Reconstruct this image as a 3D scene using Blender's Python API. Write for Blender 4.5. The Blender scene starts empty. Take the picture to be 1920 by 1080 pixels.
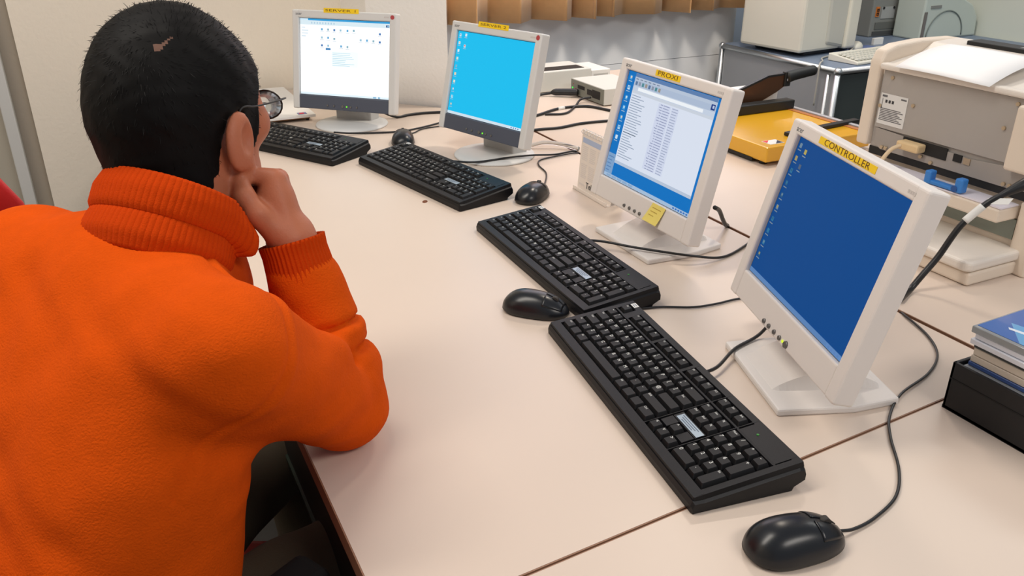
import bpy, bmesh, math, random
import numpy as np
from mathutils import Vector, Matrix

random.seed(7)
scene = bpy.context.scene
COL = scene.collection
ZD = 0.74                      # height of the desk tops above the floor
PI = math.pi

# ------------------------------------------------------------------ materials
def lin(c):
    out = []
    for v in c:
        v /= 255.0
        out.append(v / 12.92 if v <= 0.04045 else ((v + 0.055) / 1.055) ** 2.4)
    return (*out, 1.0)

MATS = {}
def mat(name, rgb=(200, 200, 200), rough=0.5, metal=0.0, spec=0.5, bump=0.0, bscale=300.0, var=0.0, vscale=8.0,
        alpha=1.0, trans=0.0, sheen=0.0, coat=0.0, emit=None, estr=1.0, sss=0.0, bdetail=2.0):
    if name in MATS:
        return MATS[name]
    m = bpy.data.materials.new(name)
    m.use_nodes = True
    nt = m.node_tree
    b = nt.nodes['Principled BSDF']
    base = lin(rgb)
    b.inputs['Base Color'].default_value = base
    b.inputs['Roughness'].default_value = rough
    b.inputs['Metallic'].default_value = metal
    b.inputs['Specular IOR Level'].default_value = spec
    b.inputs['Transmission Weight'].default_value = trans
    b.inputs['Sheen Weight'].default_value = sheen
    b.inputs['Coat Weight'].default_value = coat
    b.inputs['Alpha'].default_value = alpha
    if sss:
        b.inputs['Subsurface Weight'].default_value = sss
        b.inputs['Subsurface Radius'].default_value = (0.01, 0.004, 0.002)
    if emit:
        b.inputs['Emission Color'].default_value = lin(emit)
        b.inputs['Emission Strength'].default_value = estr
    tc = None
    if bump or var:
        tc = nt.nodes.new('ShaderNodeTexCoord')
    if var:
        n = nt.nodes.new('ShaderNodeTexNoise')
        n.inputs['Scale'].default_value = vscale
        n.inputs['Detail'].default_value = 4
        nt.links.new(tc.outputs['Object'], n.inputs['Vector'])
        mx = nt.nodes.new('ShaderNodeMix')
        mx.data_type = 'RGBA'
        mx.inputs['A'].default_value = (*[v * (1 - var) for v in base[:3]], 1)
        mx.inputs['B'].default_value = (*[min(1, v * (1 + var)) for v in base[:3]], 1)
        nt.links.new(n.outputs['Fac'], mx.inputs['Factor'])
        nt.links.new(mx.outputs['Result'], b.inputs['Base Color'])
    if bump:
        n2 = nt.nodes.new('ShaderNodeTexNoise')
        n2.inputs['Scale'].default_value = bscale
        n2.inputs['Detail'].default_value = bdetail
        nt.links.new(tc.outputs['Object'], n2.inputs['Vector'])
        bp = nt.nodes.new('ShaderNodeBump')
        bp.inputs['Strength'].default_value = bump
        bp.inputs['Distance'].default_value = 0.002
        nt.links.new(n2.outputs['Fac'], bp.inputs['Height'])
        nt.links.new(bp.outputs['Normal'], b.inputs['Normal'])
    MATS[name] = m
    return m

def glow(rgb, s=1.0):
    """lit pixel colour of a screen or lamp"""
    n = 'glow_%d_%d_%d_%d' % (*rgb, int(s * 100))
    if n in MATS:
        return MATS[n]
    m = mat(n, (5, 5, 5), rough=0.45, spec=0.08, emit=rgb, estr=s)
    return m

# ------------------------------------------------------------------ mesh builder
class MB:
    def __init__(self):
        self.bm = bmesh.new()
        self.mats = []
    def slot(self, m):
        if m not in self.mats:
            self.mats.append(m)
        return self.mats.index(m)
    def _finish(self, geom_faces, m, smooth=False):
        i = self.slot(m)
        for f in geom_faces:
            f.material_index = i
            f.smooth = smooth
    def _merge(self, tmp, m, M=None, smooth=False):
        if M is not None:
            bmesh.ops.transform(tmp, matrix=M, verts=tmp.verts)
        me = bpy.data.meshes.new('tmp')
        i = self.slot(m)
        for f in tmp.faces:
            f.material_index = i
            f.smooth = smooth
        tmp.to_mesh(me)
        tmp.free()
        self.bm.from_mesh(me)
        bpy.data.meshes.remove(me)
    def box(self, size, center, m, bevel=0.0, seg=2, M=None, taper=None, smooth=False):
        t = bmesh.new()
        bmesh.ops.create_cube(t, size=1.0)
        for v in t.verts:
            v.co = Vector((v.co.x * size[0], v.co.y * size[1], v.co.z * size[2]))
            if taper and v.co.z > 0:
                v.co.x *= taper[0]
                v.co.y *= taper[1]
        if bevel:
            bmesh.ops.bevel(t, geom=list(t.edges), offset=bevel, segments=seg, affect='EDGES', profile=0.5)
        T = Matrix.Translation(Vector(center))
        self._merge(t, m, (M @ T) if M is not None else T, smooth)
        return self
    def b2(self, lo, hi, m, bevel=0.0, seg=2, M=None):
        s = [hi[i] - lo[i] for i in range(3)]
        c = [(hi[i] + lo[i]) / 2 for i in range(3)]
        return self.box(s, c, m, bevel, seg, M)
    def prism(self, poly, z0, z1, m, bevel=0.0, seg=2, M=None, smooth=False):
        t = bmesh.new()
        a = [t.verts.new((x, y, z0)) for x, y in poly]
        b = [t.verts.new((x, y, z1)) for x, y in poly]
        n = len(poly)
        t.faces.new(a[::-1])
        t.faces.new(b)
        for i in range(n):
            t.faces.new((a[i], a[(i + 1) % n], b[(i + 1) % n], b[i]))
        bmesh.ops.recalc_face_normals(t, faces=t.faces)
        if bevel:
            bmesh.ops.bevel(t, geom=list(t.edges), offset=bevel, segments=seg, affect='EDGES', profile=0.5)
        self._merge(t, m, M, smooth)
        return self
    def cyl(self, p0, p1, r0, m, r1=None, seg=24, M=None, smooth=True, bevel=0.0):
        p0, p1 = Vector(p0), Vector(p1)
        r1 = r0 if r1 is None else r1
        t = bmesh.new()
        bmesh.ops.create_cone(t, cap_ends=True, segments=seg, radius1=r0, radius2=r1, depth=(p1 - p0).length)
        if bevel:
            es = [e for e in t.edges if all(len(f.verts) < seg for f in e.link_faces) is False]
            bmesh.ops.bevel(t, geom=es, offset=bevel, segments=2, affect='EDGES', profile=0.5)
        q = (p1 - p0).normalized().to_track_quat('Z', 'Y').to_matrix().to_4x4()
        T = Matrix.Translation((p0 + p1) / 2) @ q
        i = self.slot(m)
        self._merge(t, m, (M @ T) if M is not None else T, False)
        if smooth:
            self.bm.faces.ensure_lookup_table()
            for f in self.bm.faces:
                if f.material_index == i and len(f.verts) == 4:
                    f.smooth = True
        return self
    def sphere(self, c, r, m, seg=16, M=None, scale=(1, 1, 1)):
        t = bmesh.new()
        bmesh.ops.create_uvsphere(t, u_segments=seg, v_segments=max(6, seg // 2), radius=r)
        T = Matrix.Translation(Vector(c)) @ Matrix.Diagonal((*scale, 1))
        self._merge(t, m, (M @ T) if M is not None else T, True)
        return self
    def lathe(self, prof, m, seg=48, M=None, sx=1.0, sy=1.0):
        t = bmesh.new()
        rings = []
        for r, z in prof:
            if r < 1e-6:
                rings.append([t.verts.new((0, 0, z))])
            else:
                rings.append([t.verts.new((r * sx * math.cos(2 * PI * k / seg), r * sy * math.sin(2 * PI * k / seg), z)) for k in range(seg)])
        for a, b in zip(rings[:-1], rings[1:]):
            for k in range(seg):
                k2 = (k + 1) % seg
                if len(a) == 1 and len(b) == 1:
                    continue
                if len(a) == 1:
                    t.faces.new((a[0], b[k], b[k2]))
                elif len(b) == 1:
                    t.faces.new((a[k], a[k2], b[0]))
                else:
                    t.faces.new((a[k], a[k2], b[k2], b[k]))
        bmesh.ops.recalc_face_normals(t, faces=t.faces)
        self._merge(t, m, M, True)
        return self
    def tube(self, pts, r, m, seg=8, sub=6, M=None, radii=None, closed_caps=True):
        P = spline(pts, sub) if sub > 1 else [Vector(p) for p in pts]
        t = bmesh.new()
        rings = []
        up = Vector((0, 0, 1))
        n = len(P)
        prevN = None
        for i in range(n):
            d = (P[min(i + 1, n - 1)] - P[max(i - 1, 0)])
            if d.length < 1e-9:
                d = Vector((0, 0, 1))
            d.normalize()
            if prevN is None:
                a = up if abs(d.dot(up)) < 0.95 else Vector((1, 0, 0))
                N = (a - d * a.dot(d)).normalized()
            else:
                N = (prevN - d * prevN.dot(d)).normalized()
            prevN = N
            Bn = d.cross(N)
            rr = r if radii is None else float(np.interp(i / (n - 1), np.linspace(0, 1, len(radii)), radii))
            rings.append([t.verts.new(P[i] + (N * math.cos(2 * PI * k / seg) + Bn * math.sin(2 * PI * k / seg)) * rr) for k in range(seg)])
        for a, b in zip(rings[:-1], rings[1:]):
            for k in range(seg):
                t.faces.new((a[k], a[(k + 1) % seg], b[(k + 1) % seg], b[k]))
        if closed_caps:
            t.faces.new(rings[0][::-1])
            t.faces.new(rings[-1])
        bmesh.ops.recalc_face_normals(t, faces=t.faces)
        self._merge(t, m, M, True)
        return self
    def quad(self, pts, m):
        vs = [self.bm.verts.new(Vector(p)) for p in pts]
        f = self.bm.faces.new(vs)
        f.material_index = self.slot(m)
        return self
    def mesh(self, me_in, m, M=None, smooth=False):
        t = bmesh.new()
        t.from_mesh(me_in)
        self._merge(t, m, M, smooth)
        return self
    def data(self, name):
        me = bpy.data.meshes.new(name)
        self.bm.to_mesh(me)
        self.bm.free()
        for m in self.mats:
            me.materials.append(m)
        return me
    def build(self, name, parent=None, loc=None, rotz=None, label=None):
        o = bpy.data.objects.new(name, self.data(name))
        COL.objects.link(o)
        if parent is not None:
            o.parent = parent
        if loc is not None:
            o.location = loc
        if rotz is not None:
            o.rotation_euler = (0, 0, rotz)
        if label:
            o['label'] = label
        return o

def spline(pts, sub=6):
    P = [Vector(p) for p in pts]
    if len(P) < 3:
        return [P[0].lerp(P[-1], i / sub) for i in range(sub + 1)]
    out = []
    E = [P[0] * 2 - P[1]] + P + [P[-1] * 2 - P[-2]]
    for i in range(1, len(E) - 2):
        p0, p1, p2, p3 = E[i - 1], E[i], E[i + 1], E[i + 2]
        for k in range(sub):
            t = k / sub
            out.append(0.5 * ((2 * p1) + (p2 - p0) * t + (2 * p0 - 5 * p1 + 4 * p2 - p3) * t * t + (3 * p1 - p0 - 3 * p2 + p3) * t ** 3))
    out.append(P[-1])
    return out

def obj_from(name, me, parent=None, loc=None):
    o = bpy.data.objects.new(name, me)
    COL.objects.link(o)
    if parent is not None:
        o.parent = parent
    if loc is not None:
        o.location = loc
    return o

def thing(name, label, cat, loc=(0, 0, 0), rotz=0.0, group=None):
    o = bpy.data.objects.new(name, None)
    o.empty_display_size = 0.05
    COL.objects.link(o)
    o.location = loc
    o.rotation_euler = (0, 0, rotz)
    return tag(o, label, cat, group)

def tag(o, label, cat, group=None):
    o['label'] = label
    o['category'] = cat
    if group:
        o['group'] = group
    return o

def struct(o):
    o['kind'] = 'structure'
    return o

_fonts = {}
def text_mesh(s, size=1.0, bold=False):
    key = (s, round(size, 5))
    if key in _fonts:
        return _fonts[key]
    cu = bpy.data.curves.new('lettering', 'FONT')
    cu.body = s
    cu.size = size
    cu.align_x = 'CENTER'
    cu.align_y = 'CENTER'
    cu.resolution_u = 2
    if bold:
        cu.offset = size * 0.012
    o = bpy.data.objects.new('lettering', cu)
    COL.objects.link(o)
    dg = bpy.context.evaluated_depsgraph_get()
    me = bpy.data.meshes.new_from_object(o.evaluated_get(dg))
    bpy.data.objects.remove(o)
    _fonts[key] = me
    return me

def Rz(a):
    return Matrix.Rotation(a, 4, 'Z')
def Rx(a):
    return Matrix.Rotation(a, 4, 'X')
def Ry(a):
    return Matrix.Rotation(a, 4, 'Y')
def T3(x, y, z):
    return Matrix.Translation((x, y, z))

# ------------------------------------------------------------------ implicit surfaces (organic bodies)
def smin(a, b, k):
    h = np.clip(0.5 + 0.5 * (b - a) / k, 0, 1)
    return b + (a - b) * h - k * h * (1 - h)
def smax(a, b, k):
    return -smin(-a, -b, k)
def sd_cap(P, a, b, rs, ts=None):
    a = np.asarray(a, float); b = np.asarray(b, float)
    d = b - a
    t = np.clip(((P - a) @ d) / (d @ d), 0, 1)
    r = np.interp(t, np.linspace(0, 1, len(rs)) if ts is None else ts, rs)
    return np.linalg.norm(P - a - t[..., None] * d, axis=-1) - r
def sd_ell(P, c, ax, R=None):
    q = P - np.asarray(c, float)
    if R is not None:
        q = q @ np.asarray(R).T
    ax = np.asarray(ax, float)
    k0 = np.linalg.norm(q / ax, axis=-1)
    k1 = np.linalg.norm(q / (ax * ax), axis=-1)
    return k0 * (k0 - 1) / np.maximum(k1, 1e-6)
def surface(f, lo, hi, h):
    """smooth closed mesh of the zero level of f (surface nets)"""
    lo = np.asarray(lo, float); hi = np.asarray(hi, float)
    n = np.ceil((hi - lo) / h).astype(int) + 1
    ax = [lo[i] + h * np.arange(n[i]) for i in range(3)]
    G = np.stack(np.meshgrid(*ax, indexing='ij'), -1)
    V = f(G.reshape(-1, 3)).reshape(n)
    s = V < 0
    c8 = [s[i:n[0] - 1 + i, j:n[1] - 1 + j, k:n[2] - 1 + k] for i in (0, 1) for j in (0, 1) for k in (0, 1)]
    cnt = sum(c.astype(int) for c in c8)
    act = (cnt > 0) & (cnt < 8)
    idx = -np.ones(act.shape, int)
    cells = np.argwhere(act)
    idx[act] = np.arange(len(cells))
    acc = np.zeros((len(cells), 3)); num = np.zeros(len(cells))
    offs = [np.array((i, j, k)) for i in (0, 1) for j in (0, 1) for k in (0, 1)]
    for A in range(8):
        for B in range(A + 1, 8):
            oa, ob = offs[A], offs[B]
            if np.abs(oa - ob).sum() != 1:
                continue
            ca, cb = cells + oa, cells + ob
            va, vb = V[tuple(ca.T)], V[tuple(cb.T)]
            m = (va < 0) != (vb < 0)
            t = np.where(m, va / np.where(m, va - vb, 1), 0)
            p = ca + t[:, None] * (cb - ca)
            acc[m] += p[m]; num[m] += 1
    verts = lo + h * acc / num[:, None]
    faces = []
    for d in range(3):
        e = np.zeros(3, int); e[d] = 1
        u = np.zeros(3, int); u[(d + 1) % 3] = 1
        w = np.zeros(3, int); w[(d + 2) % 3] = 1
        sl0 = tuple(slice(0, n[i] - e[i]) for i in range(3)); sl1 = tuple(slice(e[i], n[i]) for i in range(3))
        ch = s[sl0] != s[sl1]
        E = np.argwhere(ch)
        ok = (E[:, (d + 1) % 3] > 0) & (E[:, (d + 2) % 3] > 0) & (E[:, (d + 1) % 3] < n[(d + 1) % 3] - 1) & (E[:, (d + 2) % 3] < n[(d + 2) % 3] - 1)
        E = E[ok]
        ins = s[tuple(E.T)]
        q = np.stack([idx[tuple((E - u - w).T)], idx[tuple((E - w).T)], idx[tuple(E.T)], idx[tuple((E - u).T)]], 1)
        q[~ins] = q[~ins][:, ::-1]
        faces.append(q)
    faces = np.concatenate(faces)
    faces = faces[(faces >= 0).all(1)]
    return verts, faces
def np_mesh(name, verts, faces, mats, smooth=True, midx=None):
    me = bpy.data.meshes.new(name)
    me.from_pydata([tuple(v) for v in verts], [], [tuple(int(i) for i in f) for f in faces])
    for m in mats:
        me.materials.append(m)
    if smooth:
        me.polygons.foreach_set('use_smooth', [True] * len(me.polygons))
    if midx is not None:
        me.polygons.foreach_set('material_index', [int(i) for i in midx])
    me.update()
    return me
# ------------------------------------------------------------------ camera
F_PX, PITCH, ROLL, YAW, CH = 1572.82, 0.438199, 0.0029625, 0.4607988, 0.629969
_f = Vector((math.sin(YAW) * math.cos(PITCH), math.cos(YAW) * math.cos(PITCH), -math.sin(PITCH)))
_r0 = Vector((math.cos(YAW), -math.sin(YAW), 0))
_u0 = _r0.cross(_f)
_r = _r0 * math.cos(ROLL) + _u0 * math.sin(ROLL)
_u = _u0 * math.cos(ROLL) - _r0 * math.sin(ROLL)
cam = bpy.data.cameras.new('camera')
cam.sensor_width = 36.0
cam.lens = F_PX * 36.0 / 1920.0
cam.clip_start = 0.02
co = bpy.data.objects.new('camera', cam)
COL.objects.link(co)
Mc = Matrix((( _r.x, _u.x, -_f.x, 0), (_r.y, _u.y, -_f.y, 0), (_r.z, _u.z, -_f.z, CH + ZD), (0, 0, 0, 1)))
co.matrix_world = Mc
scene.camera = co
cam.dof.use_dof = False

# ------------------------------------------------------------------ light
scene.view_settings.view_transform = 'Standard'
scene.view_settings.look = 'None'
scene.view_settings.exposure = -0.10
scene.view_settings.gamma = 1.0
w = bpy.data.worlds.new('World')
scene.world = w
w.use_nodes = True
bg = w.node_tree.nodes['Background']
bg.inputs['Color'].default_value = lin((214, 220, 232))
bg.inputs['Strength'].default_value = 0.46

def area(name, loc, target, sx, sy, power, rgb):
    l = bpy.data.lights.new(name, 'AREA')
    l.shape = 'RECTANGLE'
    l.size, l.size_y = sx, sy
    l.energy = power
    l.color = lin(rgb)[:3]
    o = bpy.data.objects.new(name, l)
    COL.objects.link(o)
    o.location = loc
    d = Vector(target) - Vector(loc)
    o.rotation_euler = d.to_track_quat('-Z', 'Y').to_euler()
    return o
area('ceiling_and_fill_light', (-0.5, 1.25, 2.7), (-0.2, 1.25, 0), 0.4, 1.6, 32, (255, 246, 234))
area('ceiling_and_fill_light', (1.9, 2.15, 2.7), (1.95, 3.3, 0.7), 0.3, 0.3, 30, (255, 240, 222))  # added wall wash, aimed to brighten the parapet and curtain
area('ceiling_and_fill_light', (3.4, 1.6, 2.7), (3.3, 1.7, 0), 0.35, 1.6, 20, (250, 250, 244))
area('ceiling_and_fill_light', (1.3, -1.0, 2.7), (1.3, 0.4, 0.6), 1.6, 0.5, 27, (255, 247, 238))  # added frontal fill from behind the camera, lifts walls and monitor fronts
area('window_light', (1.9, 3.0, 1.75), (1.6, 1.0, 0.74), 1.7, 1.0, 12, (205, 226, 255))

# ------------------------------------------------------------------ room
m_wall = mat('wall_paint', (240, 231, 215), rough=0.85, bump=0.5, bscale=90, bdetail=3)
m_wall2 = mat('pillar_paint', (242, 239, 234), rough=0.8, bump=0.6, bscale=90, bdetail=3)
m_white_wall = mat('parapet_white', (240, 243, 246), rough=0.6, bump=0.05, bscale=30)
m_recess = mat('recess_bluish_light', (178, 190, 206), rough=0.6)  # bluish light in the recess is put into this wall colour
m_floor = mat('floor_lino', (52, 49, 46), rough=0.6, var=0.15, vscale=20)
m_frame = mat('door_frame_paint', (206, 207, 204), rough=0.5)
m_jamb = mat('jamb_shaded_paint', (170, 160, 145), rough=0.8, bump=0.4, bscale=90)  # darkened beige, the shade on this strip is painted into its colour
m_door = mat('door_paint', (184, 178, 164), rough=0.6)

struct(MB().b2((-2.5, -2.5, -0.1), (6.2, 4.2, 0.0), m_floor).build('floor'))
struct(MB().b2((-0.19, 3.05, 0.0), (0.835, 3.2, 2.7), m_wall).build('wall_back'))
struct(MB().prism([(1.03, 2.54), (0.835, 2.752), (0.835, 3.3), (1.03, 3.3)], 0, 2.7, m_wall2).build('wall_corner'))
d = struct(MB().b2((-0.238, 3.075, 0.0), (-0.192, 3.2, 2.7), m_jamb).build('trim_1'))
d1 = struct(MB().b2((-1.3, 3.085, 0.0), (-0.272, 3.13, 2.1), m_door, bevel=0.002).build('door_1'))
struct(MB().b2((-1.6, 3.075, 2.15), (-0.192, 3.2, 2.7), m_wall).build('wall_back.001'))
struct(MB().b2((-1.75, -2.5, 0.0), (-1.6, 3.2, 2.7), m_wall).build('wall_left'))
struct(MB().b2((-1.6, 3.075, 0.0), (-1.3, 3.2, 2.15), m_wall).build('wall_back.002'))
fr = MB()
fr.b2((-0.272, 3.03, 0.0), (-0.238, 3.2, 2.15), m_frame, bevel=0.003)
fr.build('door_frame', d1)
hb = MB()
hb.cyl((-1.2, 3.085, 1.05), (-1.2, 3.04, 1.05), 0.01, mat('steel', (190, 190, 192), rough=0.3, metal=1.0))
hb.cyl((-1.2, 3.04, 1.05), (-1.08, 3.04, 1.05), 0.009, mat('steel'))
hb.build('door_handle', d1)
# parapet below the window: rounded right end, cable groove along it
n = 14
pp = [(1.03, 3.44), (1.03, 3.3)] + [(2.79 + 0.1 * math.sin(k / n * PI / 2), 3.4 - 0.1 * math.cos(k / n * PI / 2)) for k in range(n + 1)] + [(2.89, 3.44)]
struct(MB().prism(pp, 0.0, 0.669, m_white_wall, smooth=False).build('wall_parapet'))
pq = [(1.03, 3.44), (1.03, 3.2985)] + [(2.79 + 0.1015 * math.sin(k / n * PI / 2), 3.4 - 0.1015 * math.cos(k / n * PI / 2)) for k in range(n + 1)] + [(2.894, 3.44)]
struct(MB().prism(pq, 0.671, 1.02, m_white_wall).build('trim_2'))
wf = MB()
for x0, x1 in ((1.03, 1.09), (1.93, 1.99), (2.83, 2.89)):
    wf.b2((x0, 3.38, 1.02), (x1, 3.44, 2.3), m_frame, bevel=0.004)
wf.b2((1.03, 3.38, 1.02), (2.89, 3.44, 1.08), m_frame)
wf.b2((1.03, 3.38, 2.24), (2.89, 3.44, 2.3), m_frame)
win = struct(wf.build('window_1'))
pn = MB().b2((1.09, 3.405, 1.08), (2.83, 3.412, 2.24), mat('window_glass', (235, 245, 250), rough=0.02, trans=1.0))
pn.build('pane', win)
struct(MB().b2((2.89, 3.46, 0.0), (6.0, 3.6, 2.7), m_recess).build('wall_recess'))
struct(MB().b2((5.6, -1.0, 0.0), (5.75, 3.6, 2.7), mat('right_wall_paint', (206, 210, 204), rough=0.7)).build('wall_right'))

# ------------------------------------------------------------------ curtains
m_curt = mat('curtain_cloth', (220, 172, 118), rough=0.8, sheen=0.3, bump=0.3, bscale=500, var=0.06, vscale=40)
def curtain(name, x0, x1, y, z0, z1, folds, seed, label, hem=0.012):
    rnd = random.Random(seed)
    N = folds * 14
    offs = [rnd.uniform(-1, 1) for _ in range(folds + 2)]
    ph = np.cumsum([1 + 0.45 * o for o in offs])
    pos = []
    for i in range(N + 1):
        t = i / N
        k = t * folds
        j = int(k)
        fr_ = k - j
        base = (ph[min(j, folds)] * (1 - fr_) + ph[min(j + 1, folds + 1)] * fr_ - ph[0]) / (ph[folds] - ph[0])
        a = 2 * PI * k
        amp = 0.052 + 0.022 * offs[j % folds]
        px = x0 + (x1 - x0) * base + 0.012 * math.sin(2 * a)
        py = y + amp * math.sin(a)
        pos.append((px, py))
    R = 10
    verts, faces = [], []
    for r in range(R + 1):
        v = r / R
        for i, (px, py) in enumerate(pos):
            spread = 0.75 + 0.25 * (1 - v)
            zz = z0 + (z1 - z0) * v + (hem * math.sin(i * 0.9 + seed) * (1 - v) ** 6 if False else 0)
            verts.append((px, y + (py - y) * spread, zz))
    W = N + 1
    for r in range(R):
        for i in range(N):
            a = r * W + i
            faces.append((a, a + 1, a + W + 1, a + W))
    me = np_mesh(name, verts, faces, [m_curt])
    o = obj_from(name, me)
    md = o.modifiers.new('thick', 'SOLIDIFY')
    md.thickness = 0.004
    return tag(o, label, 'curtain')
curtain('curtain', 1.08, 2.87, 3.18, 0.9, 2.45, 10, 3, 'long tan pleated curtain hanging above the white parapet wall')
curtain('curtain', 3.3, 3.95, 3.38, 0.845, 2.45, 5, 5, 'narrow tan curtain behind the old monitor on the metal cabinet')

# ------------------------------------------------------------------ desks
m_desk = mat('desk_laminate', (216, 199, 184), rough=0.36, spec=0.45, var=0.03, vscale=3, bump=0.02, bscale=900)
m_edge = mat('desk_edge', (150, 112, 88), rough=0.5)
m_black = mat('black_metal', (22, 24, 24), rough=0.5)
m_green = mat('dark_green_metal', (30, 44, 30), rough=0.5)
TT = 0.026
def desk(label, poly, beam_x=None, feet=(), extra=None):
    xs = [p[0] for p in poly]; ys = [p[1] for p in poly]
    t = thing('office_desk', label, 'desk', (min(xs), min(ys), 0))
    off = Vector((-min(xs), -min(ys), 0))
    lp = [(x + off.x, y + off.y) for x, y in poly]
    top = MB().prism(lp, ZD - TT + 0.0012, ZD, m_desk)
    top.build('tabletop', t)
    # band around the slab, a hair proud of it
    cx = sum(p[0] for p in lp) / len(lp); cy = sum(p[1] for p in lp) / len(lp)
    eb = MB()
    k = len(lp)
    for i in range(k):
        a = Vector((*lp[i], 0)); b = Vector((*lp[(i + 1) % k], 0))
        dd = (b - a); L = dd.length; dd.normalize()
        nn = Vector((dd.y, -dd.x, 0))
        c = (a + b) / 2 + nn * 0.0008
        ang = math.atan2(dd.y, dd.x)
        eb.box((L + 0.0016, 0.0016, TT), (0, 0, 0), m_edge, M=T3(c.x, c.y, ZD - TT / 2 - 0.0004) @ Rz(ang))
    eb.build('edge_band', t)
    if beam_x is not None:
        y0, y1 = beam_x[1], beam_x[2]
        bm_ = MB().b2((beam_x[0] + off.x, y0 + off.y, ZD - 0.15), (beam_x[0] + 0.03 + off.x, y1 + off.y, ZD - TT), m_black)
        bm_.b2((beam_x[0] - 0.004 + off.x, y0 + off.y, ZD - 0.154), (beam_x[0] + 0.034 + off.x, y1 + off.y, ZD - 0.146), m_green)
        bm_.build('frame_beam', t)
    for fx, fy in feet:
        g = MB().b2((fx - 0.025 + off.x, fy - 0.025 + off.y, 0), (fx + 0.025 + off.x, fy + 0.025 + off.y, ZD - TT), m_black)
        g.build('leg', t)
    return t
desk('beige desk carrying the four keyboards, the man leans on it',
     [(0.1555, 0.5720), (1.135, 0.6295), (1.135, 2.42), (1.018, 2.535), (0.827, 2.742), (0.827, 3.04), (0.1555, 3.04)],
     (0.162, 0.60, 3.0), ((0.22, 0.66), (1.08, 0.72), (0.22, 2.95), (0.76, 2.95)))
desk('beige desk under the front black mouse, nearest the camera',
     [(0.1555, -0.6), (1.135, -0.6), (1.135, 0.624), (0.1555, 0.5665)],
     (0.162, -0.55, 0.54), ((0.22, -0.5), (1.08, -0.5), (0.22, 0.5), (1.08, 0.54)))
desk('beige desk in the back row carrying printer and yellow paper cutter',
     [(1.146, -0.6), (1.95, -0.6), (1.95, 2.86), (1.146, 2.86)],
     None, ((1.2, -0.5), (1.9, -0.5), (1.2, 2.8), (1.9, 2.8), (1.9, 1.2), (1.2, 1.2)))
# ------------------------------------------------------------------ flat monitors
m_mon = mat('monitor_plastic', (228, 222, 217), rough=0.5, spec=0.4)
m_mon_cool = mat('monitor_plastic_grey', (214, 214, 212), rough=0.45, spec=0.4)
m_chin = mat('chin_charcoal', (76, 82, 97), rough=0.45)
m_btn = mat('button_metal', (120, 118, 116), rough=0.35, metal=0.6)
m_tape = mat('yellow_tape', (248, 208, 14), rough=0.5)
m_ink = mat('tape_ink', (96, 62, 20), rough=0.6)
m_logo = mat('logo_grey', (112, 112, 116), rough=0.4)
m_dark = mat('dark_gap', (30, 32, 38), rough=0.5)
m_red = mat('red_sticker', (176, 62, 66), rough=0.5)

def scr(mb, x0, y0, x1, y1, col, z, s=1.0):
    """one flat patch of picture on a screen; millimetres from the screen centre"""
    k = 0.001
    mb.quad([(x0 * k, -z * k, y0 * k), (x1 * k, -z * k, y0 * k), (x1 * k, -z * k, y1 * k), (x0 * k, -z * k, y1 * k)], glow(col, s))

def screen_server(mb, W, H, rnd):          # file browser on white
    scr(mb, -W, -H, W, H, (255, 255, 255), 0, 1.25)
    scr(mb, -W, H - 5, W, H, (60, 165, 225), .3)
    scr(mb, -W, H - 5, -W + 26, H, (215, 240, 255), .4)
    scr(mb, -W, H - 17, W, H - 5, (226, 244, 252), .3)
    for k in range(9):
        scr(mb, -W + 36 + k * 9, H - 14, -W + 40 + k * 9, H - 9, (185, 215, 235), .5)
    scr(mb, W - 12, H - 15, W - 2, H - 9, (40, 70, 130), .5)
    scr(mb, W - 8, H - 14, W - 3, H - 10, (150, 200, 235), .6)
    scr(mb, -W, -H + 6, -W + 34, H - 17, (247, 252, 255), .3, 1.2)
    for k in range(4):
        scr(mb, -W + 5, H - 26 - k * 8, -W + 5 + rnd.uniform(10, 24), H - 24 - k * 8, (205, 226, 240), .5)
    icons = [(-72, 78), (-52, 78), (-32, 77), (-12, 77), (10, 77), (30, 78), (112, 72), (-72, 55), (-52, 55), (-32, 53), (112, 50),
             (52, 53), (72, 53), (92, 52), (-72, 33), (-52, 33), (-10, 33), (10, 32)]
    for q, (x, y) in enumerate(icons):
        c = [(110, 180, 225), (150, 190, 205), (80, 130, 190), (165, 205, 225)][q % 4]
        scr(mb, x - 3, y - 2, x + 3, y + 4, c, .5)
        scr(mb, x - 6, y - 6, x + 6, y - 4.6, (206, 220, 232), .5)
    scr(mb, -60, 22, -44, 27, (60, 130, 190), .6)
    scr(mb, -42, -24, 44, 20, (238, 250, 255), .4, 1.2)
    for k in range(8):
        scr(mb, -38, 14 - k * 5, -38 + rnd.uniform(40, 76), 15.4 - k * 5, (190, 222, 236), .6)
    scr(mb, -W, -H, W, -H + 6, (228, 244, 252), .3, 1.1)
    scr(mb, W - 50, -H + 1, W - 40, -H + 5, (140, 190, 225), .5)
    scr(mb, W - 34, -H + 1, W - 28, -H + 5, (120, 180, 220), .5)

def icons_column(mb, xs, y0, dy, n, cols, rnd, s=4, s2=1.0):
    for c, x in enumerate(xs):
        for k in range(n[c]):
            y = y0 - k * dy
            col = cols[rnd.randrange(len(cols))]
            scr(mb, x - s, y - s, x + s, y + s, col, .5, s2)
            scr(mb, x - s * .5, y - s * .3, x + s * .7, y + s * .7, cols[(k + 1) % len(cols)], .6, s2)
            scr(mb, x - s * 1.5, y - s - 4, x + s * 1.5, y - s - 2.6, (190, 215, 235), .5, s2 * .8)

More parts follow.
